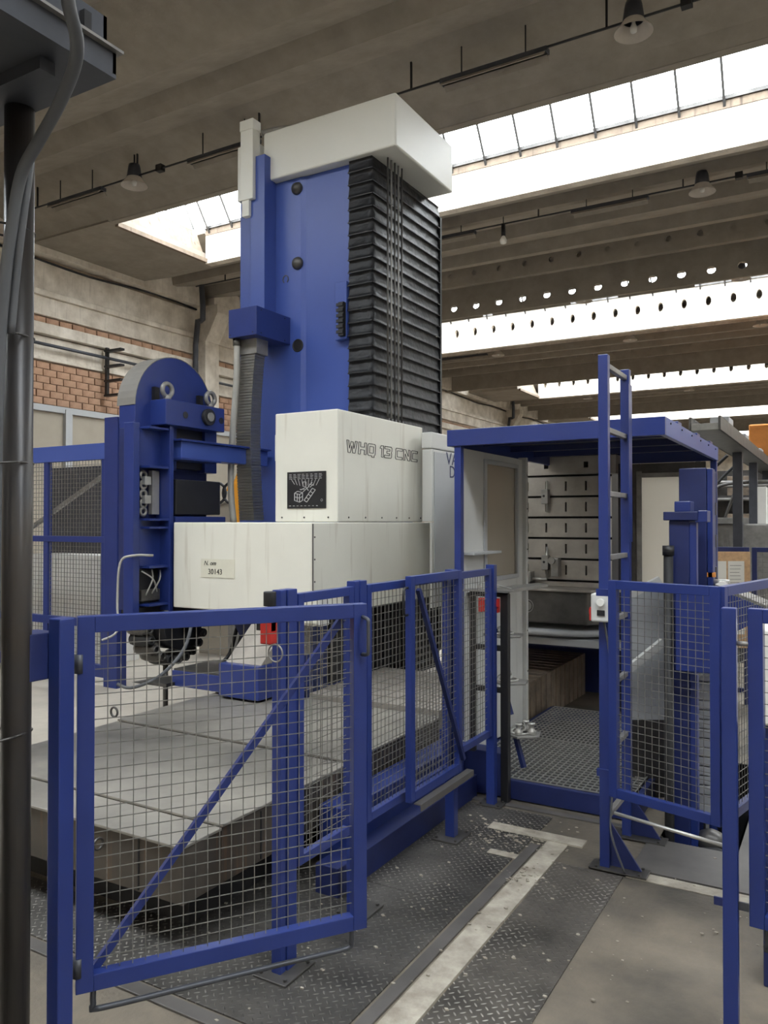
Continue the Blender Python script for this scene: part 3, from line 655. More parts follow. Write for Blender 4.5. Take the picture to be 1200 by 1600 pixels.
b = B(); b.box(XG-.06, XG+.03, 5.56, 5.60, .12, 2.08); b.build('end_post', GREYPL, sg, bevel=.003)
b = B()
for z in (.5, .8, 1.1, 1.4, 1.7, 1.95): b.cyl((XG+.03, 5.58, z), .006, .004, 'x', 6)
b.build('screws', STEELD, sg)
B().box(XG, XG+.08, 4.5, 4.95, 1.395, 1.41).build('shelf', GREYP, sg, bevel=.002)
# tray arm in front of guard
t = thing('tray', (-1.9, 4.9, 1.1), 'worn pale tray on an arm in front of the guard panel', 'tray')
p0, p1 = P(742, 922, 4.9), P(840, 910, 5.4)
b = B(); d = (p1-p0); 
b.hexa([p0+Vector((0,0,-.02)), p0+Vector((.10,-.10,-.03)), p1+Vector((.10,-.08,-.02)), p1+Vector((0,0,-.02)), p0, p0+Vector((.10,-.10,-.01)), p1+Vector((.10,-.08,0)), p1]); b.build('tray_sheet', GALV, t, bevel=.002)
B().bar(p0+Vector((0,0,-.02)), p0+Vector((-.12,.1,-.05)), .015, 4).build('arm', BLACK, t)
B().path([p0+Vector((.03,-.02,.0)), p0+Vector((.05,-.03,.05)), p0+Vector((.12,0,.04)), p0+Vector((.2,.1,.01))], .004, 6, 4).build('wire_loop', STEELB, t)
# right rear guard with bright window
sg = thing('splash_guard', (-1.2, 6.4, 0), 'guard door with a bright frosted window at the back right of the canopy', 'panel')
YG = 6.36
b = B(); b.box(-1.46, -1.38, YG, YG+.03, .12, 2.06); b.box(-.98, -.90, YG, YG+.03, .12, 2.06); b.box(-1.38, -.98, YG, YG+.03, 1.98, 2.06); b.box(-1.38, -.98, YG, YG+.03, .12, 1.1); b.build('door_frame', STEELD, sg, bevel=.003)
B().box(-1.40, -.97, YG+.012, YG+.018, 1.1, 2.0).build('pane', FROST, sg)
b = B(); b.box(-1.41, -1.37, YG-.012, YG, 1.08, 2.0); b.box(-1.37, -.98, YG-.012, YG, 1.95, 1.985); b.box(-1.37, -.98, YG-.012, YG, 1.08, 1.11); b.box(-1.0, -.97, YG-.012, YG, 1.08, 2.0); b.build('window_trim', STEEL, sg, bevel=.002)
b = B(); b.box(-1.53, -1.47, YG-.1, YG+.03, .12, 2.06); b.build('hinge_post', BLACK, sg, bevel=.003)

# ================================================================== rotary table with slotted angle plate
tb = thing('rotary_table', (-2.1, 6.8, 0), 'heavy dark rotary table carrying the slotted plate under the canopy', 'table')
b = B(); b.prism([(-2.75, 6.3), (-2.5, 6.05), (-1.72, 6.05), (-1.5, 6.28), (-1.5, 7.0), (-1.75, 7.3), (-2.5, 7.3), (-2.75, 7.0)], 'z', .80, 1.06); b.build('table_body', STEELD, tb, bevel=.012)
B().prism([(-2.8, 6.3), (-2.52, 6.02), (-1.68, 6.02), (-1.46, 6.26), (-1.46, 7.0), (-1.7, 7.3), (-2.5, 7.3), (-2.8, 7.0)], 'z', 1.055, 1.075).build('table_top', CAST, tb, bevel=.004)
b = B(); b.lathe([(.0,.0),(.72,.0),(.74,.03),(.72,.05),(0,.05)], (-2.1, 6.75, .70), 36); b.build('lower_ring', GREYP, tb)
B().box(-2.9, -1.3, 6.1, 7.5, .62, .68).build('saddle_plate', GREYP, tb, bevel=.006)
B().box(-2.8, -1.4, 6.35, 7.5, .57, .62).build('saddle', BLUED, tb, bevel=.006); B().box(-2.8, -1.3, 7.4, 7.6, .0, .62).build('rear_block', BLUED, tb, bevel=.006)
b = B(); b.cyl((-2.2, 6.049, .93), .035, -.006, 'y', 16); b.torus((-2.2, 6.045, .93), .05, .004, 'y'); b.build('oil_cap', STEEL, tb)
ap = thing('slotted_plate', (-2.0, 6.3, 1.075), 'tall cast iron angle plate with horizontal T slots on the rotary table', 'fixture')
B().box(-2.5, -1.62, 6.42, 6.9, 1.076, 2.12).build('core', BLACK, ap)
zs = [1.078, 1.125, 1.30, 1.47, 1.64, 1.81, 1.98, 2.145]
for k in range(7):
    z0, z1 = zs[k]+(.009 if k else 0), zs[k+1]-.009
    b = B(); hx = [-2.28, -2.12, -1.955, -1.79]; hw = .008; xe = -1.62
    if k == 6: hx = [-2.12, -1.79]; hw = .018; xe = -1.55
    if k == 0: b.box(-2.5, xe, 6.28, 6.43, z0, z1)
    else:
        h = (z1-z0); za, zb = z0+h*.25, z0+h*.75
        if k == 6: za, zb = z0+h*.35, z0+h*.68
        b.box(-2.5, xe, 6.28, 6.43, z0, za); b.box(-2.5, xe, 6.28, 6.43, zb, z1)
        xs = [-2.5]+[q for x in hx for q in (x-hw, x+hw)]+[xe]
        for j in range(0, len(xs), 2): b.box(xs[j], xs[j+1], 6.28, 6.43, za, zb)
    b.build('slot_band', CAST, ap)
def clamp(x, z, label, arm=False):
    t = thing('clamp', (x, 6.25, z), label, 'clamp', 'clamps on the slotted plate')
    B().box(x-.028, x+.028, 6.22, 6.28, z-.06, z+.06).build('block', STEEL, t, bevel=.004)
    B().cyl((x-.005, 6.221, z+.005), .01, -.004, 'y', 10).build('bore', BLACK, t)
    B().cyl((x+.01, 6.25, z-.13), .008, .26, 'z', 8).build('stud', STEELB, t)
    if arm:
        B().box(x+.06, x+.12, 6.20, 6.28, z-.11, z+.04).build('fork', STEEL, t, bevel=.004); B().cyl((x+.07, 6.2, z+.02), .028, -.03, 'y', 16).build('nut', STEEL, t)
clamp(-2.115, 1.81, 'small steel clamp high on the slotted plate'); clamp(-2.115, 1.27, 'steel clamp with round nut low on the slotted plate', True)
t = thing('vise', (-2.3, 6.15, 1.076), 'small grey vise at the left edge of the rotary table', 'vise')
B().box(-2.42, -2.2, 6.1, 6.24, 1.076, 1.12).build('base', STEELD, t, bevel=.004); B().box(-2.38, -2.3, 6.12, 6.22, 1.12, 1.19).build('jaw', STEEL, t, bevel=.004); B().box(-2.26, -2.2, 6.12, 6.22, 1.12, 1.20).build('jaw', STEEL, t, bevel=.004)
B().cyl((-2.2, 6.17, 1.14), .012, .12, 'x', 10).build('screw', STEELB, t)
# telescopic way covers on the table side
wc = thing('way_cover', (-2.5, 6.0, .1), 'row of rust brown telescopic cover segments below the rotary table', 'cover')
for k in range(15):
    o = B().box(-2.95-.004*k, -2.125+.003*k, 5.55+.115*k, 5.55+.115*(k+1)-.008, .01, .345+.003*k).build('cover_segment', WAYC, wc, bevel=.003)

# ================================================================== headstock covers
hb = thing('lower_cover', (-3.7, 5, .96), 'long ivory machine cover with a taped paper note, below the lettered cover', 'machine cover')
B().prism([(-4.34, 4.30), (-3.07, 4.30), (-3.07, 6.6), (-3.53, 6.6), (-3.53, 5.48), (-4.34, 5.48)], 'z', .965, 1.60).build('shell', IVORY, hb, bevel=.008)
b = B(); b.box(-3.071, -3.066, 4.305, 4.312, .975, 1.59)
for z in (1.5, 1.35, 1.2, 1.05): b.cyl((-3.071, 4.33, z), .006, .005, 'x', 6)
b.build('seam', STEELD, hb)
n0, n1 = P(332, 886, 5.7), P(388, 918, 5.5)
B().box(-4.06, -3.74, 4.296, 4.30, 1.20, 1.335).build('taped_note', mat('faded_note', (.62,.60,.50), .7, var=.05), hb)
def text(body, loc, rot, size, m, parent, name='lettering', width=None, shear=0):
    cu = bpy.data.curves.new(name, 'FONT'); cu.body = body; cu.size = size; cu.shear = shear; cu.extrude = .0006; cu.resolution_u = 3
    t0 = bpy.data.objects.new('text_source', cu); COL.objects.link(t0); bpy.context.view_layer.update()
    me = bpy.data.meshes.new_from_object(t0.evaluated_get(bpy.context.evaluated_depsgraph_get()))
    bpy.data.objects.remove(t0); me.materials.clear(); me.materials.append(m)
    o = bpy.data.objects.new(name, me); COL.objects.link(o); o.parent = parent
    wd = max(v.co.x for v in me.vertices)
    o.location = Vector(loc)-origin(parent); o.rotation_euler = rot; o.scale = ((width/wd) if width else 1, 1, 1)
    return o
text('N. om', (-4.03, 4.294, 1.29), (math.pi/2, 0, 0), .045, INK, hb, shear=.3)
text('30143', (-3.99, 4.294, 1.225), (math.pi/2, 0, 0), .055, INK, hb)
hd = thing('headstock_cover', (-3.35, 5.2, 1.6), 'ivory headstock cover lettered WHQ 13 CNC with a black diagram plate', 'machine cover')
B().prism([(-3.625, 4.61), (-3.07, 4.61), (-3.07, 5.90), (-3.53, 5.90), (-3.53, 5.48), (-3.625, 5.48)], 'z', 1.602, 2.40).build('shell', IVORY, hd, bevel=.008)
b = B()
for x in (-3.56, -3.36, -3.15): b.cyl((x, 4.61, 1.635), .007, -.004, 'y', 6)
for y in (4.75, 4.98, 5.22, 5.45, 5.66, 5.86): b.cyl((-3.07, y, 1.635), .007, .004, 'x', 6)
b.build('screws', STEELD, hd)
B().box(-3.70, -3.626, 4.70, 4.76, 2.06, 2.26).build('side_box', IVORYT, hd, bevel=.006)
GL = {'H': [[(0,0),(.25,0),(.25,.38),(.75,.38),(.75,0),(1,0),(1,1),(.75,1),(.75,.62),(.25,.62),(.25,1),(0,1)]],
 'W': [[(0,1),(.24,1),(.38,.35),(.52,.92),(.78,.92),(.92,.35),(1.06,1),(1.3,1),(1.08,0),(.8,0),(.65,.6),(.5,0),(.22,0)]],
 'Q': [[(.1,0),(.55,0),(.6,-.14),(.9,-.14),(.85,0),(1,.08),(1,.9),(.9,1),(.1,1),(0,.9),(0,.1)],[(.25,.22),(.75,.22),(.75,.78),(.25,.78)]],
 '1': [[(.2,1),(.55,1),(.55,0),(.3,0),(.3,.75),(.05,.75)]],
 '3': [[(0,0),(.9,0),(1,.1),(1,.42),(.92,.5),(1,.58),(1,.9),(.9,1),(0,1),(0,.78),(.72,.78),(.72,.6),(.3,.6),(.3,.4),(.72,.4),(.72,.22),(0,.22)]],
 'C': [[(.1,0),(1,0),(1,.22),(.25,.22),(.25,.78),(1,.78),(1,1),(.1,1),(0,.9),(0,.1)]],
 'N': [[(0,0),(.25,0),(.25,.62),(.70,0),(1,0),(1,1),(.75,1),(.75,.38),(.30,1),(0,1)]]}
cur = 0; lay = []
for ch in 'WHQ 13 CNC':
    if ch == ' ': cur += .38; continue
    lay.append((ch, cur)); cur += {'W': 1.3, '1': .55}.get(ch, 1)+.16
sc = 1.085/(cur-.16)
for ch, off in lay:
    b = B()
    for loop in GL[ch]:
        pts = [(-3.0685, 4.715+sc*(off+u*.98)+.10*.085*v, 2.102+.088*v) for u, v in loop]
        for i in range(len(pts)): b.bar(pts[i], pts[(i+1)%len(pts)], .0019, 4)
    b.build('letter', INK, hd)
pl = B().box(-3.508, -3.167, 4.602, 4.61, 1.70, 1.965).build('diagram_plate', BLACK, hd, bevel=.001, label='black plate with a white line diagram of the machine')
b = B(); yv = 4.6005
def ln(x0, z0, x1, z1, r=.0011): b.bar((x0, yv, z0), (x1, yv, z1), r, 4)
px, pz, pw, ph = -3.508, 1.70, .341, .265
def q(u, v): return px+pw*u, pz+ph*v
def L2(u0, v0, u1, v1, r=.0011): a = q(u0, v0); c = q(u1, v1); ln(a[0], a[1], c[0], c[1], r)
for v in (.93, .89, .85, .81):
    u = .06
    while u < .9: L2(u, v, u+.05+.03*random.random(), v, .0014); u += .11
for i in range(9): L2(.12+.09*i, .79, .2+.07*i, .66-.02*(i%3))
for s_ in ((.2,.42,.2,.22),(.2,.22,.33,.17),(.33,.17,.33,.38),(.2,.42,.33,.38),(.2,.42,.28,.47),(.28,.47,.41,.43),(.41,.43,.33,.38),(.41,.43,.41,.22),(.41,.22,.33,.17),(.2,.32,.33,.28),(.33,.28,.41,.33),(.27,.4,.27,.2),
           (.45,.22,.52,.17),(.52,.17,.74,.5),(.45,.22,.66,.54),(.66,.54,.74,.5),(.5,.3,.57,.25),(.56,.38,.63,.33),(.61,.46,.68,.41),(.36,.5,.5,.58),(.5,.58,.56,.48),(.42,.45,.58,.6),(.42,.6,.42,.72),(.42,.72,.5,.72),(.5,.72,.5,.6),(.42,.6,.5,.6),
           (.56,.6,.66,.7),(.6,.57,.7,.66),(.58,.66,.7,.62),(.34,.52,.46,.52)): L2(*s_, r=.0018)
for i in range(8): L2(.06+.1*i, .07, .1+.1*i, .07, .0016)
b.torus((px+pw*.9, yv, pz+ph*.22), .008, .001, 'y', 12, 4)
b.build('diagram_lines', INKW, pl, kind='stuff')
cb = thing('side_cabinet', (-3.0, 6, 1), 'pale grey machine cabinet with dark blue lettering behind the canopy post', 'machine cover')
B().box(-2.995, -2.905, 5.745, 6.75, 1.605, 2.20).build('upper_shell', GREYPL, cb, bevel=.006); B().box(-3.0, -2.9, 5.74, 6.76, 2.205, 2.34).build('top_cap', GREYPL, cb, bevel=.01)
B().box(-2.925, -2.905, 5.745, 6.75, .9, 1.60).build('lower_shell', GREYPL, cb, bevel=.004)
B().box(-2.905, -2.899, 5.78, 6.70, .95, 2.18).build('door', GREYP, cb, bevel=.002)
text('VARNS', (-2.8975, 6.0, 2.09), (math.pi/2, 0, math.pi/2), .15, INKB, cb, width=.55); text('DORF', (-2.8975, 6.06, 1.98), (math.pi/2, 0, math.pi/2), .15, INKB, cb, width=.42)
# gear under the lower cover
t = thing('saddle', (-3.8, 4.3, .43), 'blue machine saddle on the far end of the steel cover plates', 'machine base')
B().box(-4.13, -3.6, 4.08, 4.5, .44, .55).build('toe', BLUE, t, bevel=.006); B().box(-3.62, -3.28, 4.0, 4.6, .44, .66).build('block', BLUE, t, bevel=.006)
B().prism([(4.05, .66), (4.6, .66), (4.6, .98), (4.42, .98)], 'x', -3.60, -3.30).build('ramp_plate', CAST, t, bevel=.004)
B().box(-4.12, -3.64, 4.09, 4.5, .55, .562).build('top_plate', STEELD, t); B().prism([(-4.45, .445), (-4.1, .445), (-4.1, .47)], 'y', 4.0, 4.3).build('wiper', STEELD, t)
t = thing('counter_bar', (-3.95, 4.6, .88), 'dark square bar with a blue gusset under the lower ivory cover', 'beam')
B().box(-4.2, -3.35, 4.5, 4.7, .86, .962).build('bar', BLACK, t, bevel=.005)
B().prism([(-3.95, .86), (-3.62, .86), (-3.7, .66), (-3.78, .6)], 'y', 4.52, 4.62).build('gusset', BLUED, t)
for dx in (0, .06): B().path([(-3.95+dx, 4.6, .87), (-3.98+dx, 4.58, .75), (-4.0+dx, 4.55, .62), (-4.02+dx, 4.5, .56)], .014, 8, 3).build('hose', BLACKR, t)
# bed covers in front (big steel slab)
bd = thing('bed_cover', (-3, 3, .16), 'wide grey steel cover plates of the machine bed behind the open gate', 'machine cover')
for i, (y0, y1, z) in enumerate(((2.15, 2.36, .402), (2.364, 3.27, .412), (3.274, 4.3, .424))):
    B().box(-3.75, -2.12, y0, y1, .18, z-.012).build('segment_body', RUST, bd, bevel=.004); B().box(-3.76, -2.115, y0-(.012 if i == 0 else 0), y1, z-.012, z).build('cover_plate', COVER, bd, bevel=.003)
for x in (-3.2, -2.55): B().torus((x, 2.128, .33), .022, .005, 'x', 14, 6).build('lifting_ring', STEELD, bd)
B().torus((-3.76, 3.25, .47), .028, .007, 'y', 14, 6).build('lifting_ring', STEELD, bd)
for x in (-3.4, -3.05, -2.7, -2.35): B().box(x, x+.006, 2.146, 2.15, .19, .385).build('side_seam', BLACK, bd)
for y in (2.6, 2.9, 3.2, 3.6, 3.9): B().box(-2.12, -2.116, y, y+.006, .19, .39).build('side_seam', BLACK, bd)
tag(B().box(-3.6, -2.25, 2.32, 4.3, .0, .18).build('bed_plinth', BLACKR), 'plinth under the bed cover plates, coloured black for the shadow there', 'plinth')  # black colour stands in for the shadow beneath the cover plates
xb = thing('cross_bed', (-2.6, 5, 0), 'low blue machine bed behind the mesh fence under the black bellows', 'machine base')
B().box(-3.2, -2.15, 4.45, 6.0, .0, .30).build('bed', BLUE, xb, bevel=.006)
for k in range(6): B().box(-3.2-.003*k, -2.2+.004*k, 4.45+.17*k, 4.45+.17*(k+1)-.006, .30, .42+.004*k).build('cover_segment', CAST, xb, bevel=.003)
B().box(-2.1, -1.95, 3.0, 4.28, 0, .30).build('side_guard', BLUE, xb, bevel=.004)

# ================================================================== column
cl = thing('machine_column', (-4.1, 6, 0), 'tall blue machine column behind the ivory covers', 'machine column')
YC = 5.50
b = B(); b.prism([(-4.73, YC), (-4.05, YC), (-4.0, YC+.012), (-3.54, YC+.012), (-3.54, 6.6), (-4.73, 6.6)], 'z', 0, 4.598)
b.build('body', BLUEC, cl, bevel=.004)
def on_front(px_, py_):     # point on the column's front face
    r = (px_-600)/F; Z = YC/(math.sin(YAW)*r+math.cos(YAW)); return P(px_, py_, Z)
for (u, v) in ((464, 292), (465, 410)):
    c = on_front(u, v); B().lathe([(.055,0),(.055,-.012),(.045,-.03),(.02,-.042),(0,-.044)], (c.x, YC, c.z), 20, 'y').build('dome_cap', STEELD, cl)
c = on_front(465, 539); b = B(); b.torus((c.x, YC-.001, c.z), .052, .006, 'y'); b.cyl((c.x, YC, c.z), .05, -.003, 'y', 20); b.build('port', BLACK, cl)
c = on_front(446, 435); b = B()
for i in range(7):
    a = math.radians(-55+i*48.3); a2 = math.radians(-55+(i+1)*48.3)
    if i < 6: b.bar((c.x+.03*math.cos(a), YC-.002, c.z+.035*math.sin(a)), (c.x+.03*math.cos(a2), YC-.002, c.z+.035*math.sin(a2)), .004, 4)
b.build('stamped_mark', STEELD, cl)
B().box(-3.66, -3.545, YC-.05, YC, 3.12, 3.60).build('hatch_frame', BLUEC, cl, bevel=.003)
b = B(); b.box(-3.60, -3.55, YC-.09, YC-.05, 3.14, 3.42)
for i in range(6): b.box(-3.615, -3.55, YC-.10, YC-.09, 3.16+.045*i, 3.185+.045*i)
b.build('limit_switch', BLACK, cl)
# duct up the column
du = thing('cable_duct', (-4.4, 5.4, 3.1), 'blue square duct and bracket box fixed to the left of the column', 'duct')
B().box(-4.48, -4.32, 5.34, 5.5, 3.3, 4.80).build('duct_tube', BLUEC, du, bevel=.004)
B().box(-4.46, -4.16, 5.04, 5.5, 3.147, 3.385).build('bracket_box', BLUE, du, bevel=.004)
b = B()
for y in (5.1, 5.42):
    for z in (3.17, 3.36): b.cyl((-4.16, y, z), .006, .003, 'x', 6)
for x in (-4.44, -4.2): b.cyl((x, 5.04, 3.17), .006, -.003, 'y', 6)
b.build('screws', BLACK, du)
B().box(-4.70, -4.60, 5.42, 5.5, 2.75, 3.15).build('rail_box', BLUE, du, bevel=.003)
ec = thing('cable_carrier', (-4.3, 5.25, 1.6), 'grey ribbed cable carrier hanging below the blue bracket box', 'cable carrier')
b = B(); n = 62; pts = []
for i in range(n+1):
    t_ = i/n; z = 3.14-(3.14-1.62)*t_; off = -.05*math.sin(math.pi*t_)-.02*t_; pts.append((off, z))
for i in range(n):
    (o1, z1), (o2, z2) = pts[i], pts[i+1]
    b.hexa([(-4.41+o2, 5.15, z2+.002), (-4.25+o2, 5.15, z2+.002), (-4.25+o2, 5.28, z2+.002), (-4.41+o2, 5.28, z2+.002), (-4.41+o1, 5.15, z1-.004), (-4.25+o1, 5.15, z1-.004), (-4.25+o1, 5.28, z1-.004), (-4.41+o1, 5.28, z1-.004)])
b.build('links', CHAIN, ec, kind='stuff')
b = B()
for i in range(n):
    (o1, z1), (o2, z2) = pts[i], pts[i+1]
    b.box(-4.405+o2, -4.255+o2, 5.155, 5.275, z2-.003, z2+.004)
b.box(-4.42, -4.24, 5.14, 5.29, 3.02, 3.15)
b.build('inner_band', STEEL, ec)
t_ = thing('pale_hose', (-4.46, 5.1, 1.6), 'pale grey hose hanging from the bracket box left of the cable carrier', 'hose')
B().path([(-4.42, 5.1, 3.15), (-4.425, 5.1, 2.8), (-4.45, 5.08, 2.3), (-4.44, 5.05, 1.9), (-4.38, 5.02, 1.6)], .027, 12, 5).build('hose_tube', HOSEW, t_); B().cyl((-4.42, 5.1, 3.09), .034, .06, 'z', 14).build('fitting', STEELD, t_)
# cap on the column
cc = thing('column_cap', (-3.7, 6, 4.6), 'big ivory box on top of the blue column', 'machine cover')
B().box(-4.40, -3.06, 5.42, 6.48, 4.60, 5.03).build('shell', IVORYT, cc, bevel=.015)
b = B(); b.box(-4.66, -4.44, 5.38, 5.56, 4.46, 4.95); b.build('end_box', IVORYT, cc, bevel=.006)
B().box(-4.56, -4.42, 5.30, 5.40, 4.42, 5.06).build('tall_box', IVORYT, cc, bevel=.006); B().box(-4.55, -4.47, 5.31, 5.36, 4.28, 4.42).build('lower_box', IVORYT, cc, bevel=.004); B().box(-4.565, -4.415, 5.295, 5.405, 5.03, 5.12).build('box_lid', IVORYT, cc, bevel=.004)
B().path([(-4.42, 5.42, 5.03), (-4.3, 5.5, 5.07), (-4.1, 5.55, 5.06), (-3.9, 5.6, 5.04)], .03, 12, 4).build('flexible_pipe', STEEL, cc)
# bellows
bl = thing('bellows', (-3.4, 6, 2.3), 'tall black folded bellows on the machine column', 'bellows')
bx0, bx1, by0, by1 = -3.535, -3.31, 5.47, 6.70
def bellows(parent, z0, z1, n, name='fold'):
    h = (z1-z0)/n
    for k in range(n):
        za = z0+k*h; zb = za+h; b = B(); rng = random.Random(k*7+int(z0*10))
        # each fold: ring bulging out at its lower rib, drawn in above; wrinkled points along the faces
        def ring(z, out, jit):
            pts = []
            for i in range(7):
                x = bx0+(bx1-bx0)*i/6; pts.append((x, by0-out+rng.uniform(-jit, jit), z+rng.uniform(-jit, jit)*.8))
            for i in range(1, 19):
                y = by0+(by1-by0)*i/18; pts.append((bx1+out+rng.uniform(-jit, jit), y, z+rng.uniform(-jit, jit)*.8))
            return pts
        R = [ring(za, .004, .001), ring(za+h*.05, .014, .001), ring(za+h*.12, .006, .002), ring(za+h*.38, .002, .0055), ring(za+h*.68, -.003, .0055), ring(za+h*.93, -.007, .002), ring(zb, .002, .001)]
        m = len(R[0])
        b.add([p for r_ in R for p in r_], [(i*m+j, i*m+j+1, (i+1)*m+j+1, (i+1)*m+j) for i in range(len(R)-1) for j in range(m-1)], True)
        b.build(name, BELL, parent)
    b = B(); b.box(bx0, bx1-.03, by0+.03, by1, z0, z1); b.build('inner_core', BLACKR, parent)
bellows(bl, 2.41, 4.598, 21)
b = B()
for k in range(21):
    z = 2.41+.1042*k; b.box(bx0, bx1+.02, by0-.02, by0-.013, z-.003, z+.004); b.box(bx1+.013, bx1+.02, by0-.02, by1, z-.003, z+.004)
b.build('rib_strips', BLACK, bl)
B().box(bx1-.02, bx1+.02, by1-.01, by1+.02, 2.41, 4.5).build('edge_strip', BLACK, bl)
b2 = thing('bellows', (-3.4, 6, .3), 'lower black bellows hanging under the ivory cover behind the fence', 'bellows')
bellows(b2, .25, .95, 10)
for i in range(14):
    y = 5.0+.11*i; B().bar((-3.18, y, .45), (-3.18, y, .955), .012, 4).build('curtain_rib', BLACK, b2)
B().box(-3.22, -3.19, 4.7, 6.5, .44, .958).build('curtain', BLACKR, b2)
# guide rods in front of the bellows
rods = []
for i, (pxv) in enumerate((606, 611.5, 617, 622.5, 628)):
    r = (pxv-600)/F; X = -3.22; Z = -X/(math.sin(YAW)-math.cos(YAW)*r); p = P(pxv, 300, Z)
    o = thing('guide_rod', (p.x, p.y, 2.3), '%s of the five thin steel rods running down the black bellows' % ('leftmost', 'second from left', 'middle one', 'second from right', 'rightmost')[i], 'rod', 'steel rods in front of the bellows')
    B().bar((p.x, p.y, 2.28), (p.x, p.y, 4.63), .008, 8).build('rod', STEEL if i%2 else STEELD, o); B().bar((p.x, p.y, 2.3), (p.x, p.y, 2.45), .016, 8).build('sleeve', STEELD, o)

# ================================================================== tool magazine
mg = thing('tool_magazine', (-4.5, 4.48, .48), 'blue round topped tool magazine with two lifting eyes left of the column', 'tool magazine')
MX = -4.50
arc = [(4.48+.41*math.cos(a*math.pi/24), 2.47+.41*math.sin(a*math.pi/24)) for a in range(25)]
b = B(); b.prism([(4.89, 2.3)]+arc+[(4.07, 2.3)], 'x', MX-.17, MX); b.build('round_cover', BLUE, mg, bevel=.004)
b = B()
rim = [(4.48+.414*math.cos(a*math.pi/24), 2.47+.414*math.sin(a*math.pi/24)) for a in range(25)]
b.prism(rim+[(p[0]*.985+4.48*.015, p[1]*.985+2.47*.015) for p in rim[::-1]], 'x', MX-.19, MX+.002); b.build('rim_band', mat('dusty_grey_rim', (.17,.16,.145), .6), mg)
B().box(MX-.17, MX-.06, 4.07, 4.89, .95, 2.3).build('body', BLUED, mg, bevel=.004)
B().box(MX-.02, MX+.16, 4.22, 4.86, 2.33, 2.52).build('cross_head', BLUE, mg, bevel=.005)
for y in (4.42, 4.82): B().cyl((MX+.16, y, 2.42), .026, .003, 'x', 16).build('head_bore', BLACK, mg)
b = B(); b.cyl((MX+.14, 4.66, 2.43), .066, .05, 'x', 20); b.build('drive_flange', BLACK, mg, bevel=.004); B().cyl((MX+.19, 4.66, 2.43), .035, .012, 'x', 16).build('drive_hub', STEEL, mg)
for y in (4.31, 4.78):
    o = B(); o.torus((MX+.08, y, 2.60), .05, .018, 'x'); o.cyl((MX+.08, y, 2.52), .03, .04, 'z', 12); o.build('lifting_eye', STEEL, mg)
    B().box(MX, MX+.03, y-.08, y-.03, 2.52, 2.62).build('eye_recess', BLACK, mg)
# ribbed front frame
fr = (4.05, 4.33)
B().box(MX-.05, MX-.03, fr[0], fr[1], .95, 2.33).build('frame_back', BLUED, mg)
B().box(MX-.05, MX+.12, fr[1]-.03, fr[1]+.01, .92, 2.35).build('frame_post', BLUE, mg, bevel=.003); B().box(MX-.05, MX+.05, fr[0]-.04, fr[0]+.02, .92, 2.33).build('frame_post', BLUE, mg, bevel=.003)
for (z0, z1) in ((2.02, 2.30), (1.26, 1.62)): B().box(MX-.03, MX+.02, fr[0], fr[1]-.03, z0, z1).build('front_sheet', BLUE, mg, bevel=.002)
for z in (2.30, 2.01, 1.62, 1.56, 1.27, .99): B().box(MX-.03, MX+.11, fr[0]+.06, fr[1]-.03, z-.008, z+.008).build('rib', BLUE, mg, bevel=.001)
b = B(); 
for z in (1.95, 1.88, 1.81, 1.74, 1.68): b.torus((MX+.0, 4.15, z), .028, .012, 'x', 12, 6)
b.build('chain_links', STEEL, mg)
for z in (1.91, 1.77): B().box(MX+.01, MX+.04, 4.13, 4.19, z-.03, z+.03).build('link_plate', STEELB, mg)
B().prism([(4.22, 1.66), (4.29, 1.66), (4.29, 1.99), (4.22, 1.99)], 'x', MX-.02, MX+.02).build('guide_strip', STEELB, mg)
B().box(MX-.03, MX+.04, 4.10, 4.28, 1.02, 1.10).build('tool_gripper', STEELD, mg); B().box(MX-.03, MX+.0, 4.06, 4.30, 1.0, 1.25).build('gripper_recess', BLACK, mg)
for i, s_ in enumerate(((4.1, 1.24, 4.25, 1.08), (4.2, 1.25, 4.14, 1.06), (4.28, 1.24, 4.2, 1.07))):
    B().path([(MX+.04, s_[0], s_[1]), (MX+.08, (s_[0]+s_[2])/2, (s_[1]+s_[3])/2+.02), (MX+.04, s_[2], s_[3])], .006, 6, 4).build('wire', HOSEW, mg)
# right half: dark recess, motor cover, ledges
B().box(MX-.05, MX+.02, 4.36, 4.88, 2.02, 2.33).build('shaft_recess', BLACK, mg); B().box(MX-.04, MX+.05, 4.75, 4.89, 2.0, 2.34).build('side_cheek', BLUE, mg, bevel=.004); B().box(MX-.04, MX+.05, 4.34, 4.44, 2.0, 2.34).build('side_cheek', BLUE, mg, bevel=.004)
B().box(MX-.05, MX+.10, 4.38, 4.88, 1.66, 1.93).build('motor_cover', BLACK, mg, bevel=.008, label='glossy black motor cover')
B().box(MX-.02, MX+.12, 4.36, 4.92, 1.60, 1.645).build('ledge', BLUE, mg, bevel=.003)
b = B(); b.box(MX+.0, MX+.14, 4.40, 5.44, 2.09, 2.22); b.build('arm', BLUEC, mg, bevel=.005)
b = B(); b.box(MX-.02, MX+.18, 4.36, 5.44, 2.22, 2.235); b.box(MX-.02, MX+.18, 4.36, 4.8, 2.075, 2.09); b.build('arm_flange', BLUE, mg, bevel=.002)
B().box(MX-.05, MX+.1, 4.36, 4.5, .95, 1.6).build('lower_cheek', BLUED, mg, bevel=.003)
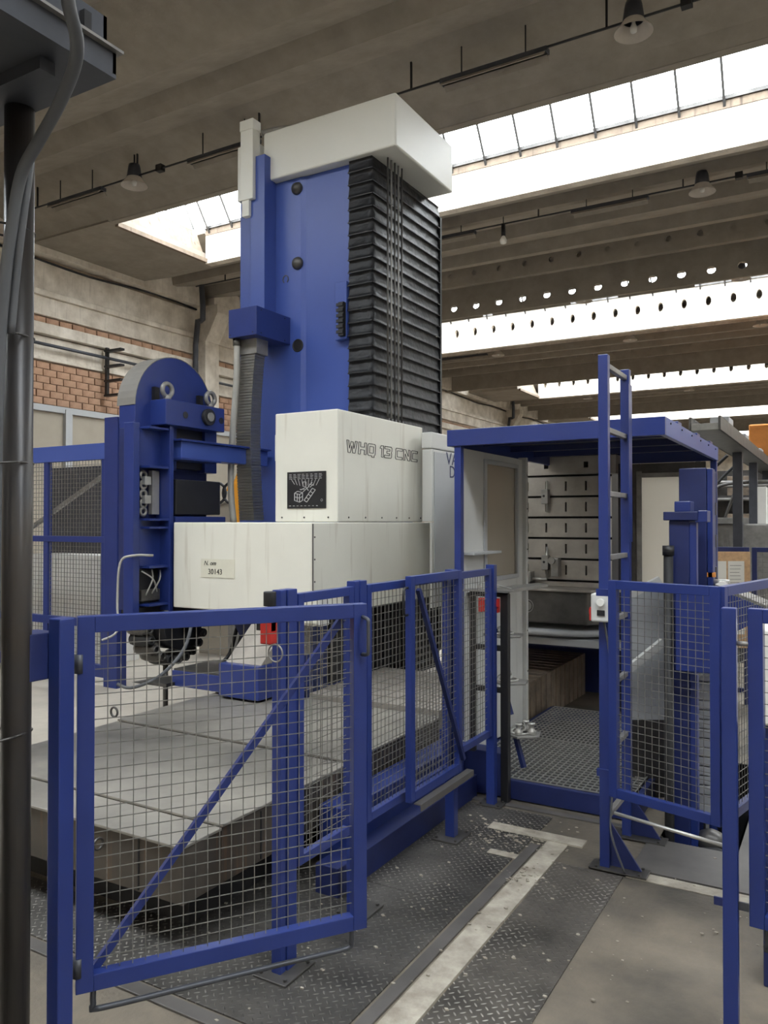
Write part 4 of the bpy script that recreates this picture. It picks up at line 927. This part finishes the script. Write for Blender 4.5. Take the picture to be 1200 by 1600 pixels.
# bottom chain of tool pots
B().cyl((MX-.13, 4.46, .82), .20, .24, 'x', 24).build('chain_wheel', BLACK, mg)
pot = None
for i in range(11):
    a = math.radians(-8-i*16.5); y, z = 4.46+.30*math.cos(a), .84+.30*math.sin(a)
    b = B(); b.lathe([(.0,-.0),(.045,0),(.05,.03),(.05,.14),(.035,.16),(.035,.19),(0,.19)], (MX-.14, y, z), 14, 'x'); b.torus((MX+.06, y, z), .026, .009, 'x', 12, 6)
    b.build('tool_pot', STEELD if i%3 else BLACKR, mg)
B().cyl((MX-.02, 4.4, .0), .02, .5, 'z', 10).build('support_leg', STEELD, mg)
B().box(MX-.1, MX+.06, 4.32, 4.48, 0.0, .012).build('leg_foot', STEELD, mg)
B().box(MX-.16, MX+.02, 4.09, 4.85, .86, .97).build('pot_guard', BLACK, mg)
B().box(MX+.02, MX+.10, 4.35, 4.55, .90, .97).build('orange_tool', mat('burnt_orange', (.30,.08,.03), .6), mg)
t_ = B().path([P(240, 868, 5.75), P(208, 868, 5.7), P(188, 880, 5.7), P(184, 940, 5.7), P(184, 985, 5.65), P(160, 1000, 5.6)], .009, 8, 5).build('cable', HOSEW); tag(t_, 'pale cable looping down beside the tool magazine', 'cable')
t_ = B().path([P(300, 975, 5.2), P(290, 1010, 5.15), P(268, 1040, 5.1), P(240, 1062, 5.1), P(205, 1074, 5.15), P(185, 1068, 5.2)], .011, 8, 5).build('cable', CABLE); tag(t_, 'grey cable sagging below the tool magazine chain', 'cable')

# ================================================================== left background fence and what stands behind it
lf = thing('mesh_fence', (-6.1, 5.3, 0), 'tall blue mesh fence behind the tool magazine at far left', 'fence')
B().box(-6.22, -6.03, 5.24, 5.36, 0, 2.62).build('post', BLUE, lf, bevel=.005)
B().box(-6.03, -5.9, 5.26, 5.34, 2.38, 2.56).build('post_arm', BLUED, lf, bevel=.005)
def rail(z0, z1, m_=BLUE): B().box(-8.4, -6.22, 5.27, 5.33, z0, z1).build('rail', m_, lf, bevel=.003)
rail(2.22, 2.38, BLUEC); rail(1.40, 1.46); rail(.56, .64); rail(.08, .2)
for x in (-8.4, -7.18, -6.30): B().box(x, x+.07, 5.275, 5.325, .08, 2.3).build('stile', BLUE, lf, bevel=.003)
M, L = frame_M((-8.4, 5.3), (-6.24, 5.3))
for z0, z1 in ((.64, 1.40), (1.46, 2.22)): mesh_panel(lf, M, .07, L, z0, z1, .045, .0022)
mesh_panel(lf, M, .07, L, .2, .56, .045, .0022)
B().bar((-7.9, 5.36, 1.35), (-6.3, 5.36, 2.1), .018, 4).build('brace', STEEL, lf)
t = thing('grey_cabinet', (-8.2, 7, 0), 'dark grey cabinet behind the far left mesh fence', 'cabinet')
B().box(-8.9, -7.9, 6.6, 7.3, 0, 2.3).build('body', TROUGH, t, bevel=.01)
for x in (-8.4,): B().box(x-.005, x+.005, 6.595, 6.6, .1, 2.2).build('door_gap', BLACK, t)
t = thing('white_cabinet', (-7.6, 6.2, 0), 'low white corrugated cabinet behind the far left mesh fence', 'cabinet')
B().box(-8.5, -7.1, 6.0, 6.5, 0, 1.22).build('body', WHITEP, t, bevel=.01)
for i in range(9): B().box(-8.45+.15*i, -8.37+.15*i, 5.985, 6.0, .05, 1.18).build('rib', WHITEP, t)
t = thing('yellow_stand', (-4.9, 6.2, 0), 'amber yellow hook post behind the pale hose', 'post')
c = P(371, 780, 8.0)
B().box(c.x-.055, c.x+.055, c.y-.04, c.y+.04, 1.25, 2.0).build('post', YEL, t, bevel=.004); B().box(c.x-.07, c.x+.07, c.y-.06, c.y+.06, 0, 1.25).build('pedestal', GALV, t, bevel=.004); B().prism([(c.x-.12, 1.92), (c.x+.05, 1.92), (c.x+.03, 2.12), (c.x-.03, 2.0), (c.x-.1, 2.0)], 'y', c.y-.03, c.y+.03).build('hook', YEL, t)
t = thing('hose_rack', (-6, 9, 0), 'grey pipework rack with black hoses seen between magazine and column', 'rack')
c = P(345, 790, 9.5)
B().box(c.x-.35, c.x+.3, c.y, c.y+.3, 0, 1.85).build('case', BEIGE, t, bevel=.01)
for k in range(3): B().torus((c.x-.2+.2*k, c.y-.05, 1.95), .12, .018, 'y', 16, 6).build('hose_loop', BLACKR, t)

# ================================================================== black tool stand at the fence end
ts = thing('tool_stand', (-1.68, 4.27, 0), 'black steel stand holding cable rings and small tools by the grating', 'stand')
B().box(-1.70, -1.655, 4.225, 4.27, .006, 1.19).build('post', BLACK, ts, bevel=.003); B().box(-1.905, -1.87, 4.25, 4.28, .262, 1.19).build('post', BLACK, ts, bevel=.003)
for z in (1.17, .86, .62): B().box(-1.90, -1.66, 4.245, 4.27, z, z+.03).build('cross_bar', BLACK, ts, bevel=.002)
B().box(-1.92, -1.64, 4.20, 4.29, 1.20, 1.21).build('top_plate', STEEL, ts)
t = thing('red_box', (-1.75, 4.22, 1.1), 'small red connector box hung under the top of the black stand', 'box')
B().box(-1.82, -1.70, 4.19, 4.225, 1.085, 1.165).build('body', RED, t, bevel=.003); B().box(-1.725, -1.69, 4.18, 4.19, 1.12, 1.165).build('corner_tab', RED, t, bevel=.002); B().box(-1.78, -1.735, 4.186, 4.19, 1.10, 1.11).build('label_strip', IVORY, t)
B().cyl((-1.74, 4.21, 1.04), .012, .045, 'z', 8).build('plug', STEELB, t)
for i, (x, y, z, n_) in enumerate(((-1.75, 4.36, .93, 'upper ring shelf with looped pale cable on the black stand'), (-1.72, 4.36, .66, 'middle ring shelf with a cable loop on the black stand'), (-1.65, 4.38, .36, 'lowest ring shelf carrying small machined parts on the black stand'))):
    t = thing('ring_shelf', (x, y, z), n_, 'shelf', 'ring shelves on the black stand')
    b = B(); b.prism([(x-.10, y-.03), (x+.03, y-.10), (x+.13, y-.02), (x+.11, y+.08), (x-.05, y+.1)], 'z', z, z+.014); b.build('plate', STEEL, t, bevel=.003); B().torus((x+.01, y, z+.02), .06, .007, 'z', 20, 6).build('ring', STEELB, t)
    b = B()
    for k in range(3):
        b.path([(x-.06+.03*k, y-.04, z+.02), (x-.02+.02*k, y+.02, z+.05+.01*k), (x+.05, y-.02*k, z+.04), (x-.02, y-.05, z+.02)], .0035, 6, 4)
    b.build('cable_loops', HOSEW, t)
    if i == 2:
        for (dx, dy) in ((.02, -.05), (.08, 0), (.03, .04)): B().lathe([(.0,.0),(.024,0),(.026,.02),(.014,.03),(.014,.05),(.02,.055),(.02,.065),(0,.066)], (x+dx, y+dy, z+.014), 14).build('machined_part', STEELB, t)
    if i: B().bar((x-.02, y, z-.004), (x+.04, y-.02, z-.18), .012, 4).build('strut', BLUED, t)
b = B(); b.path([(-1.75, 4.21, 1.05), (-1.77, 4.25, 1.0), (-1.74, 4.27, .98), (-1.76, 4.28, .94)], .006, 6, 4); tag(b.build('cable', BLACKR), 'twisted dark cable hanging from the red box', 'cable')

# ================================================================== machine parts in the pit
t = thing('blue_column', (-.75, 4.5, -1), 'slim dark blue column with a flanged head right of the canopy', 'machine part')
B().box(-.79, -.69, 4.30, 4.50, -1.1, 1.61).build('shaft', BLUED, t, bevel=.005); B().box(-.69, -.655, 4.30, 4.36, -.6, 1.60).build('guide', BLUE, t, bevel=.004)
B().box(-.815, -.645, 4.28, 4.52, 1.61, 1.655).build('flange', BLUED, t, bevel=.004); B().box(-.77, -.69, 4.34, 4.46, 1.655, 1.71).build('head_block', BLUE, t, bevel=.004)
B().box(-.645, -.60, 4.28, 4.4, 1.60, 1.66).build('flange_lug', BLUE, t, bevel=.004)
t = thing('blue_tower', (-.7, 4.8, -1), 'wide dark blue tower cover behind the flanged column', 'machine part')
B().box(-.795, -.65, 4.62, 5.0, -1.1, 1.90).build('cover', BLUED, t, bevel=.006); B().box(-.648, -.62, 4.62, 4.72, -.5, 1.895).build('edge_channel', BLUE, t, bevel=.003)
b = B()
for k in range(9): b.box(-.65, -.62, 4.74, 4.78, .2+.18*k, .27+.18*k)
b.build('bolt_blocks', BLACK, t)
B().cyl((-.65, 4.66, 1.27), .018, .11, 'x', 10).build('valve', STEELB, t); B().box(-.65, -.61, 4.62, 4.66, 1.30, 1.325).build('clip', ORNG, t)
t = thing('black_ram', (-.86, 4.3, -1), 'black cylinder standing left of the flanged blue column', 'cylinder')
c = P(1044, 900, 4.05)
B().cyl((c.x, c.y, -1.1), .024, 2.53, 'z', 16).build('tube', BLACKR, t); B().cyl((c.x, c.y, 1.43), .029, .05, 'z', 14).build('head', BLACK, t)
t = thing('grey_sheet', (-1.0, 4.4, 0), 'light grey upright sheet behind the ladder and mesh', 'panel')
c0, c1 = P(984, 920, 4.6), P(1036, 920, 4.6)
B().hexa([(c0.x, c0.y, .45), (c1.x, c1.y, .45), (c1.x, c1.y+.02, .45), (c0.x, c0.y+.02, .45), (c0.x, c0.y, 1.18), (c1.x, c1.y, 1.22), (c1.x, c1.y+.02, 1.22), (c0.x, c0.y+.02, 1.18)]).build('sheet', GREYP, t)
B().bar(P(975, 1050, 4.5), P(1035, 1002, 4.5), .02, 4).build('angle_bar', GREYPL, t); B().bar(P(975, 935, 4.5), P(1030, 905, 4.5), .018, 4).build('angle_bar', GREYPL, t)
B().hexa([(c0.x, c0.y, .0), (c1.x, c1.y, .0), (c1.x, c1.y+.02, .0), (c0.x, c0.y+.02, .0), (c0.x, c0.y, .45), (c1.x, c1.y, .45), (c1.x, c1.y+.02, .45), (c0.x, c0.y+.02, .45)]).build('lower_sheet', STEELD, t)
t = thing('grey_motor_tube', (-.6, 4.4, 0), 'pale grey ribbed tube inside the pit enclosure', 'tube')
c = P(1101, 1100, 4.25)
for k in range(20): B().box(c.x-.05, c.x+.03, c.y-.04, c.y+.04, .05+.05*k, .05+.05*k+.044).build('ring_section', GREYP if k < 21 else GREYPL, t, bevel=.004)
B().cyl((c.x, c.y, -1.2), .015, 1.26, 'z', 8).build('foot_tube', BLACK, t)
t = thing('blue_housing', (-.6, 4.0, 0), 'blue box housing behind the mesh of the pit enclosure', 'machine part')
B().box(-.74, -.56, 4.185, 4.225, .85, 1.25).build('box', BLUE, t, bevel=.005); B().box(-.74, -.56, 4.18, 4.23, 1.25, 1.27).build('lid', GREYPL, t, bevel=.003)
B().prism([(-.56, 1.27), (-.33, 1.18), (-.33, 1.14), (-.56, 1.0)], 'y', 4.25, 4.5).build('side_slope', BLUE, t, bevel=.003)
B().prism([(-.56, 1.272), (-.33, 1.182), (-.33, 1.195), (-.56, 1.29)], 'y', 4.25, 4.5).build('sheet_edge', GALV, t)
t = thing('pit_pipework', (-.7, 4.8, -1), 'pipework and castings at the bottom of the pit, darkened for its shade', 'pipework')
for (x, y, r) in ((-.60, 4.36, .04), (-.52, 4.44, .03), (-.57, 4.56, .035)): B().cyl((x, y, -1.1), r, 1.0, 'z', 12).build('pipe', BLACKR, t)  # pipes blackened so their colour carries the darkness of the pit
B().lathe([(0,0),(.05,0),(.07,.04),(.06,.1),(.02,.12),(0,.12)], (-.60, 4.36, -.1), 14).build('casting', STEELD, t); B().torus((-.58, 4.30, -.15), .09, .02, 'y').build('hose_loop', BLACKR, t)

# ================================================================== right background
tt = thing('cable_tray', (-1.0, 8, 0), 'overhead cable tray on grey legs behind the canopy at right', 'cable tray')
B().box(-1.16, -.92, 7.3, 18, 2.40, 2.46).build('tray', GALV, tt, bevel=.003)
b = B(); b.box(-1.17, -1.15, 7.3, 18, 2.40, 2.52); b.box(-.93, -.91, 7.3, 18, 2.40, 2.52); b.build('tray_side', STEELD, tt)
for y in (9.8, 11.6, 13.6, 16.0): B().box(-1.1, -1.0, y, y+.1, 0, 2.4).build('leg', TROUGH, tt, bevel=.003)
for (y, h) in ((8.2, .16), (9.7, .14), (11.6, .13)):
    B().box(-1.12, -.95, y, y+.35, 2.46, 2.46+h).build('terminal_box', GREYP, tt, bevel=.005)
for k in range(3): B().path([(-1.2, 9+1.2*k, 2.4), (-1.5, 9.1+1.2*k, 2.1), (-1.7, 9.2+1.2*k, 1.7)], .02, 8, 4).build('hanging_hose', BLACKR, tt)
t = thing('grey_machine', (-1.5, 11, 0), 'grey machine cabinets beyond the canopy at the right edge', 'machine')
B().box(-2.3, -.2, 11.0, 12.0, 0, 1.58).build('body', STEEL, t, bevel=.02)
for x in (-1.9, -1.45, -1.38, -1.31, -.8): B().box(x, x+.03, 10.98, 11.0, 0, 1.5).build('front_strip', GALV, t)
B().box(-1.8, -1.1, 10.9, 11.6, 1.58, 1.66).build('top_plate', GALV, t, bevel=.005); B().box(-2.1, -1.5, 11.1, 11.6, 1.6, 2.15).build('white_box', WHITEP, t, bevel=.01); B().box(-.95, -.85, 11.05, 11.3, 1.58, 2.05).build('white_pillar', WHITEP, t, bevel=.005)
B().bar((-1.35, 11.0, 1.6), (-1.15, 11.0, 2.15), .02, 6).build('prop', STEELD, t)
t = thing('pipe_frame', (-1.5, 13, 0), 'tangle of thin grey pipes behind the cable tray legs', 'pipework')
for (z, y) in ((2.15, 13), (2.22, 13.2), (1.95, 13.1)): B().bar((-3.6, y, z), (.2, y, z), .025, 8).build('pipe', STEEL, t)
for k in range(4): B().path([(-2.6+.7*k, 12.8, 1.4), (-2.55+.7*k, 12.8, 1.9), (-2.3+.7*k, 12.8, 2.15), (-1.9+.7*k, 12.8, 2.2)], .025, 8, 4).build('bent_pipe', STEELD, t)
for x in (-2.9, -1.9, -.6): B().box(x, x+.06, 13.0, 13.06, 0, 2.3).build('upright', STEELD, t)
t = thing('notice_board', (-.95, 6.9, 0), 'tan particle board with two white sheets pinned on it', 'notice board')
c0, c1 = P(1100, 862, 6.9), P(1172, 862, 6.9)
M, L = frame_M((c0.x, c0.y), (c1.x, c1.y))
B(M).box(0, L, 0, .02, .5, c0.z+.0).build('board', WOODB, t, bevel=.002)
for (a, c) in ((.02, L*.5-.01), (L*.5+.005, L-.055)): B(M).box(a, c, -.004, 0, .62, 1.26).build('paper', PAPER, t)
b = B(M); 
for k in range(16): b.box(L*.5+.02, L*.5+.10+.03*random.random(), -.0055, -.004, 1.22-.03*k, 1.223-.03*k)
b.build('print_lines', INK, t)
for u in (0.02, L-.04): B(M).box(u, u+.03, .02, .05, 0, .9).build('leg', BLUED, t)
t = thing('mesh_fence', (-.9, 7.6, 0), 'dark blue mesh fence behind the tan notice board', 'fence')
frame_panel(t, (-1.25, 7.6), (-.72, 7.6), .1, 1.38, .04, .03, .045, BLUED, .002)
frame_panel(t, (-.70, 7.6), (.3, 7.6), .1, 1.38, .04, .03, .045, BLUED, .002)
for x in (-1.25, .3): B().box(x-.02, x+.02, 7.61, 7.65, 0, 1.4).build('post', BLUED, t)
t = thing('orange_hoist', (0, 20, 0), 'orange machine far behind the cable tray at the right edge', 'machine')
B().box(-1.8, 1.6, 19, 20, 2.2, 3.75).build('body', ORNG, t, bevel=.03); B().box(-1.6, 1.4, 19.1, 19.9, 0, 2.2).build('base', STEELD, t, bevel=.03)
b = B()
for k in range(12): b.box(-1.6+.25*k, -1.5+.25*k, 18.9, 19.0, 3.0, 3.0+.4*random.random())
b.build('fittings', BLACK, t)
t = thing('white_locker', (-1.6, 9, 0), 'tall white locker seen between the ladder rails', 'cabinet')
c = P(943, 830, 9.5)
B().box(c.x-.12, c.x+.12, c.y, c.y+.4, 0, 1.95).build('body', WHITEP, t, bevel=.01); B().box(c.x-.1, c.x+.1, c.y-.01, c.y, .1, 1.9).build('door', WHITEP, t, bevel=.004)
t = thing('grey_shelving', (-2.2, 10.5, 0), 'grey shelving with brown boxes behind the slotted plate', 'shelves')
for z in (.4, .9, 1.4, 1.9): B().box(-3.6, -2.0, 10.4, 10.9, z, z+.03).build('shelf', STEELD, t)
for x in (-3.6, -2.04): B().box(x, x+.04, 10.4, 10.9, 0, 2.2).build('upright', STEELD, t)
for k, x in enumerate((-3.4, -3.0, -2.6, -2.3)): tag(B().box(x, x+.25, 10.45, 10.8, 1.431, 1.431+.2+.05*(k%2)).build('carton', WOODB, bevel=.004), 'brown carton, %s of four on the grey shelving' % ('first', 'second', 'third', 'fourth')[k], 'box', 'cartons on the grey shelving')
t = thing('storage_racking', (-1.5, 14.2, 0), 'tall grey brown storage racking full of crates behind the thin pipes', 'shelves')
B().box(-3.9, .3, 14.9, 14.95, 0, 2.5).build('back_sheet', STEELD, t)
for z in (.1, .75, 1.4, 2.0): B().box(-3.9, .3, 14.3, 14.9, z, z+.05).build('shelf', STEELD, t)
for x in (-3.9, -2.5, -1.1, .25): B().box(x, x+.06, 14.3, 14.36, 0, 2.55).build('upright', STEELD, t)
k = 0
for zi, z in enumerate((1.451, 2.051)):
    for x in (-3.7, -3.1, -2.3, -1.7, -.9, -.3):
        k += 1; rr = random.uniform(.3, .45)
        tag(B().box(x, x+rr, 14.4, 14.8, z, z+random.uniform(.25, .42)).build('crate', (RUST, WAYC, STEELD)[k%3], bevel=.006), '%s crate from the left on the %s shelf of the racking' % (('first','second','third','fourth','fifth','sixth')[(k-1)%6], ('middle','top')[zi]), 'crate', 'crates on the storage racking')
print('objects', len(bpy.data.objects))
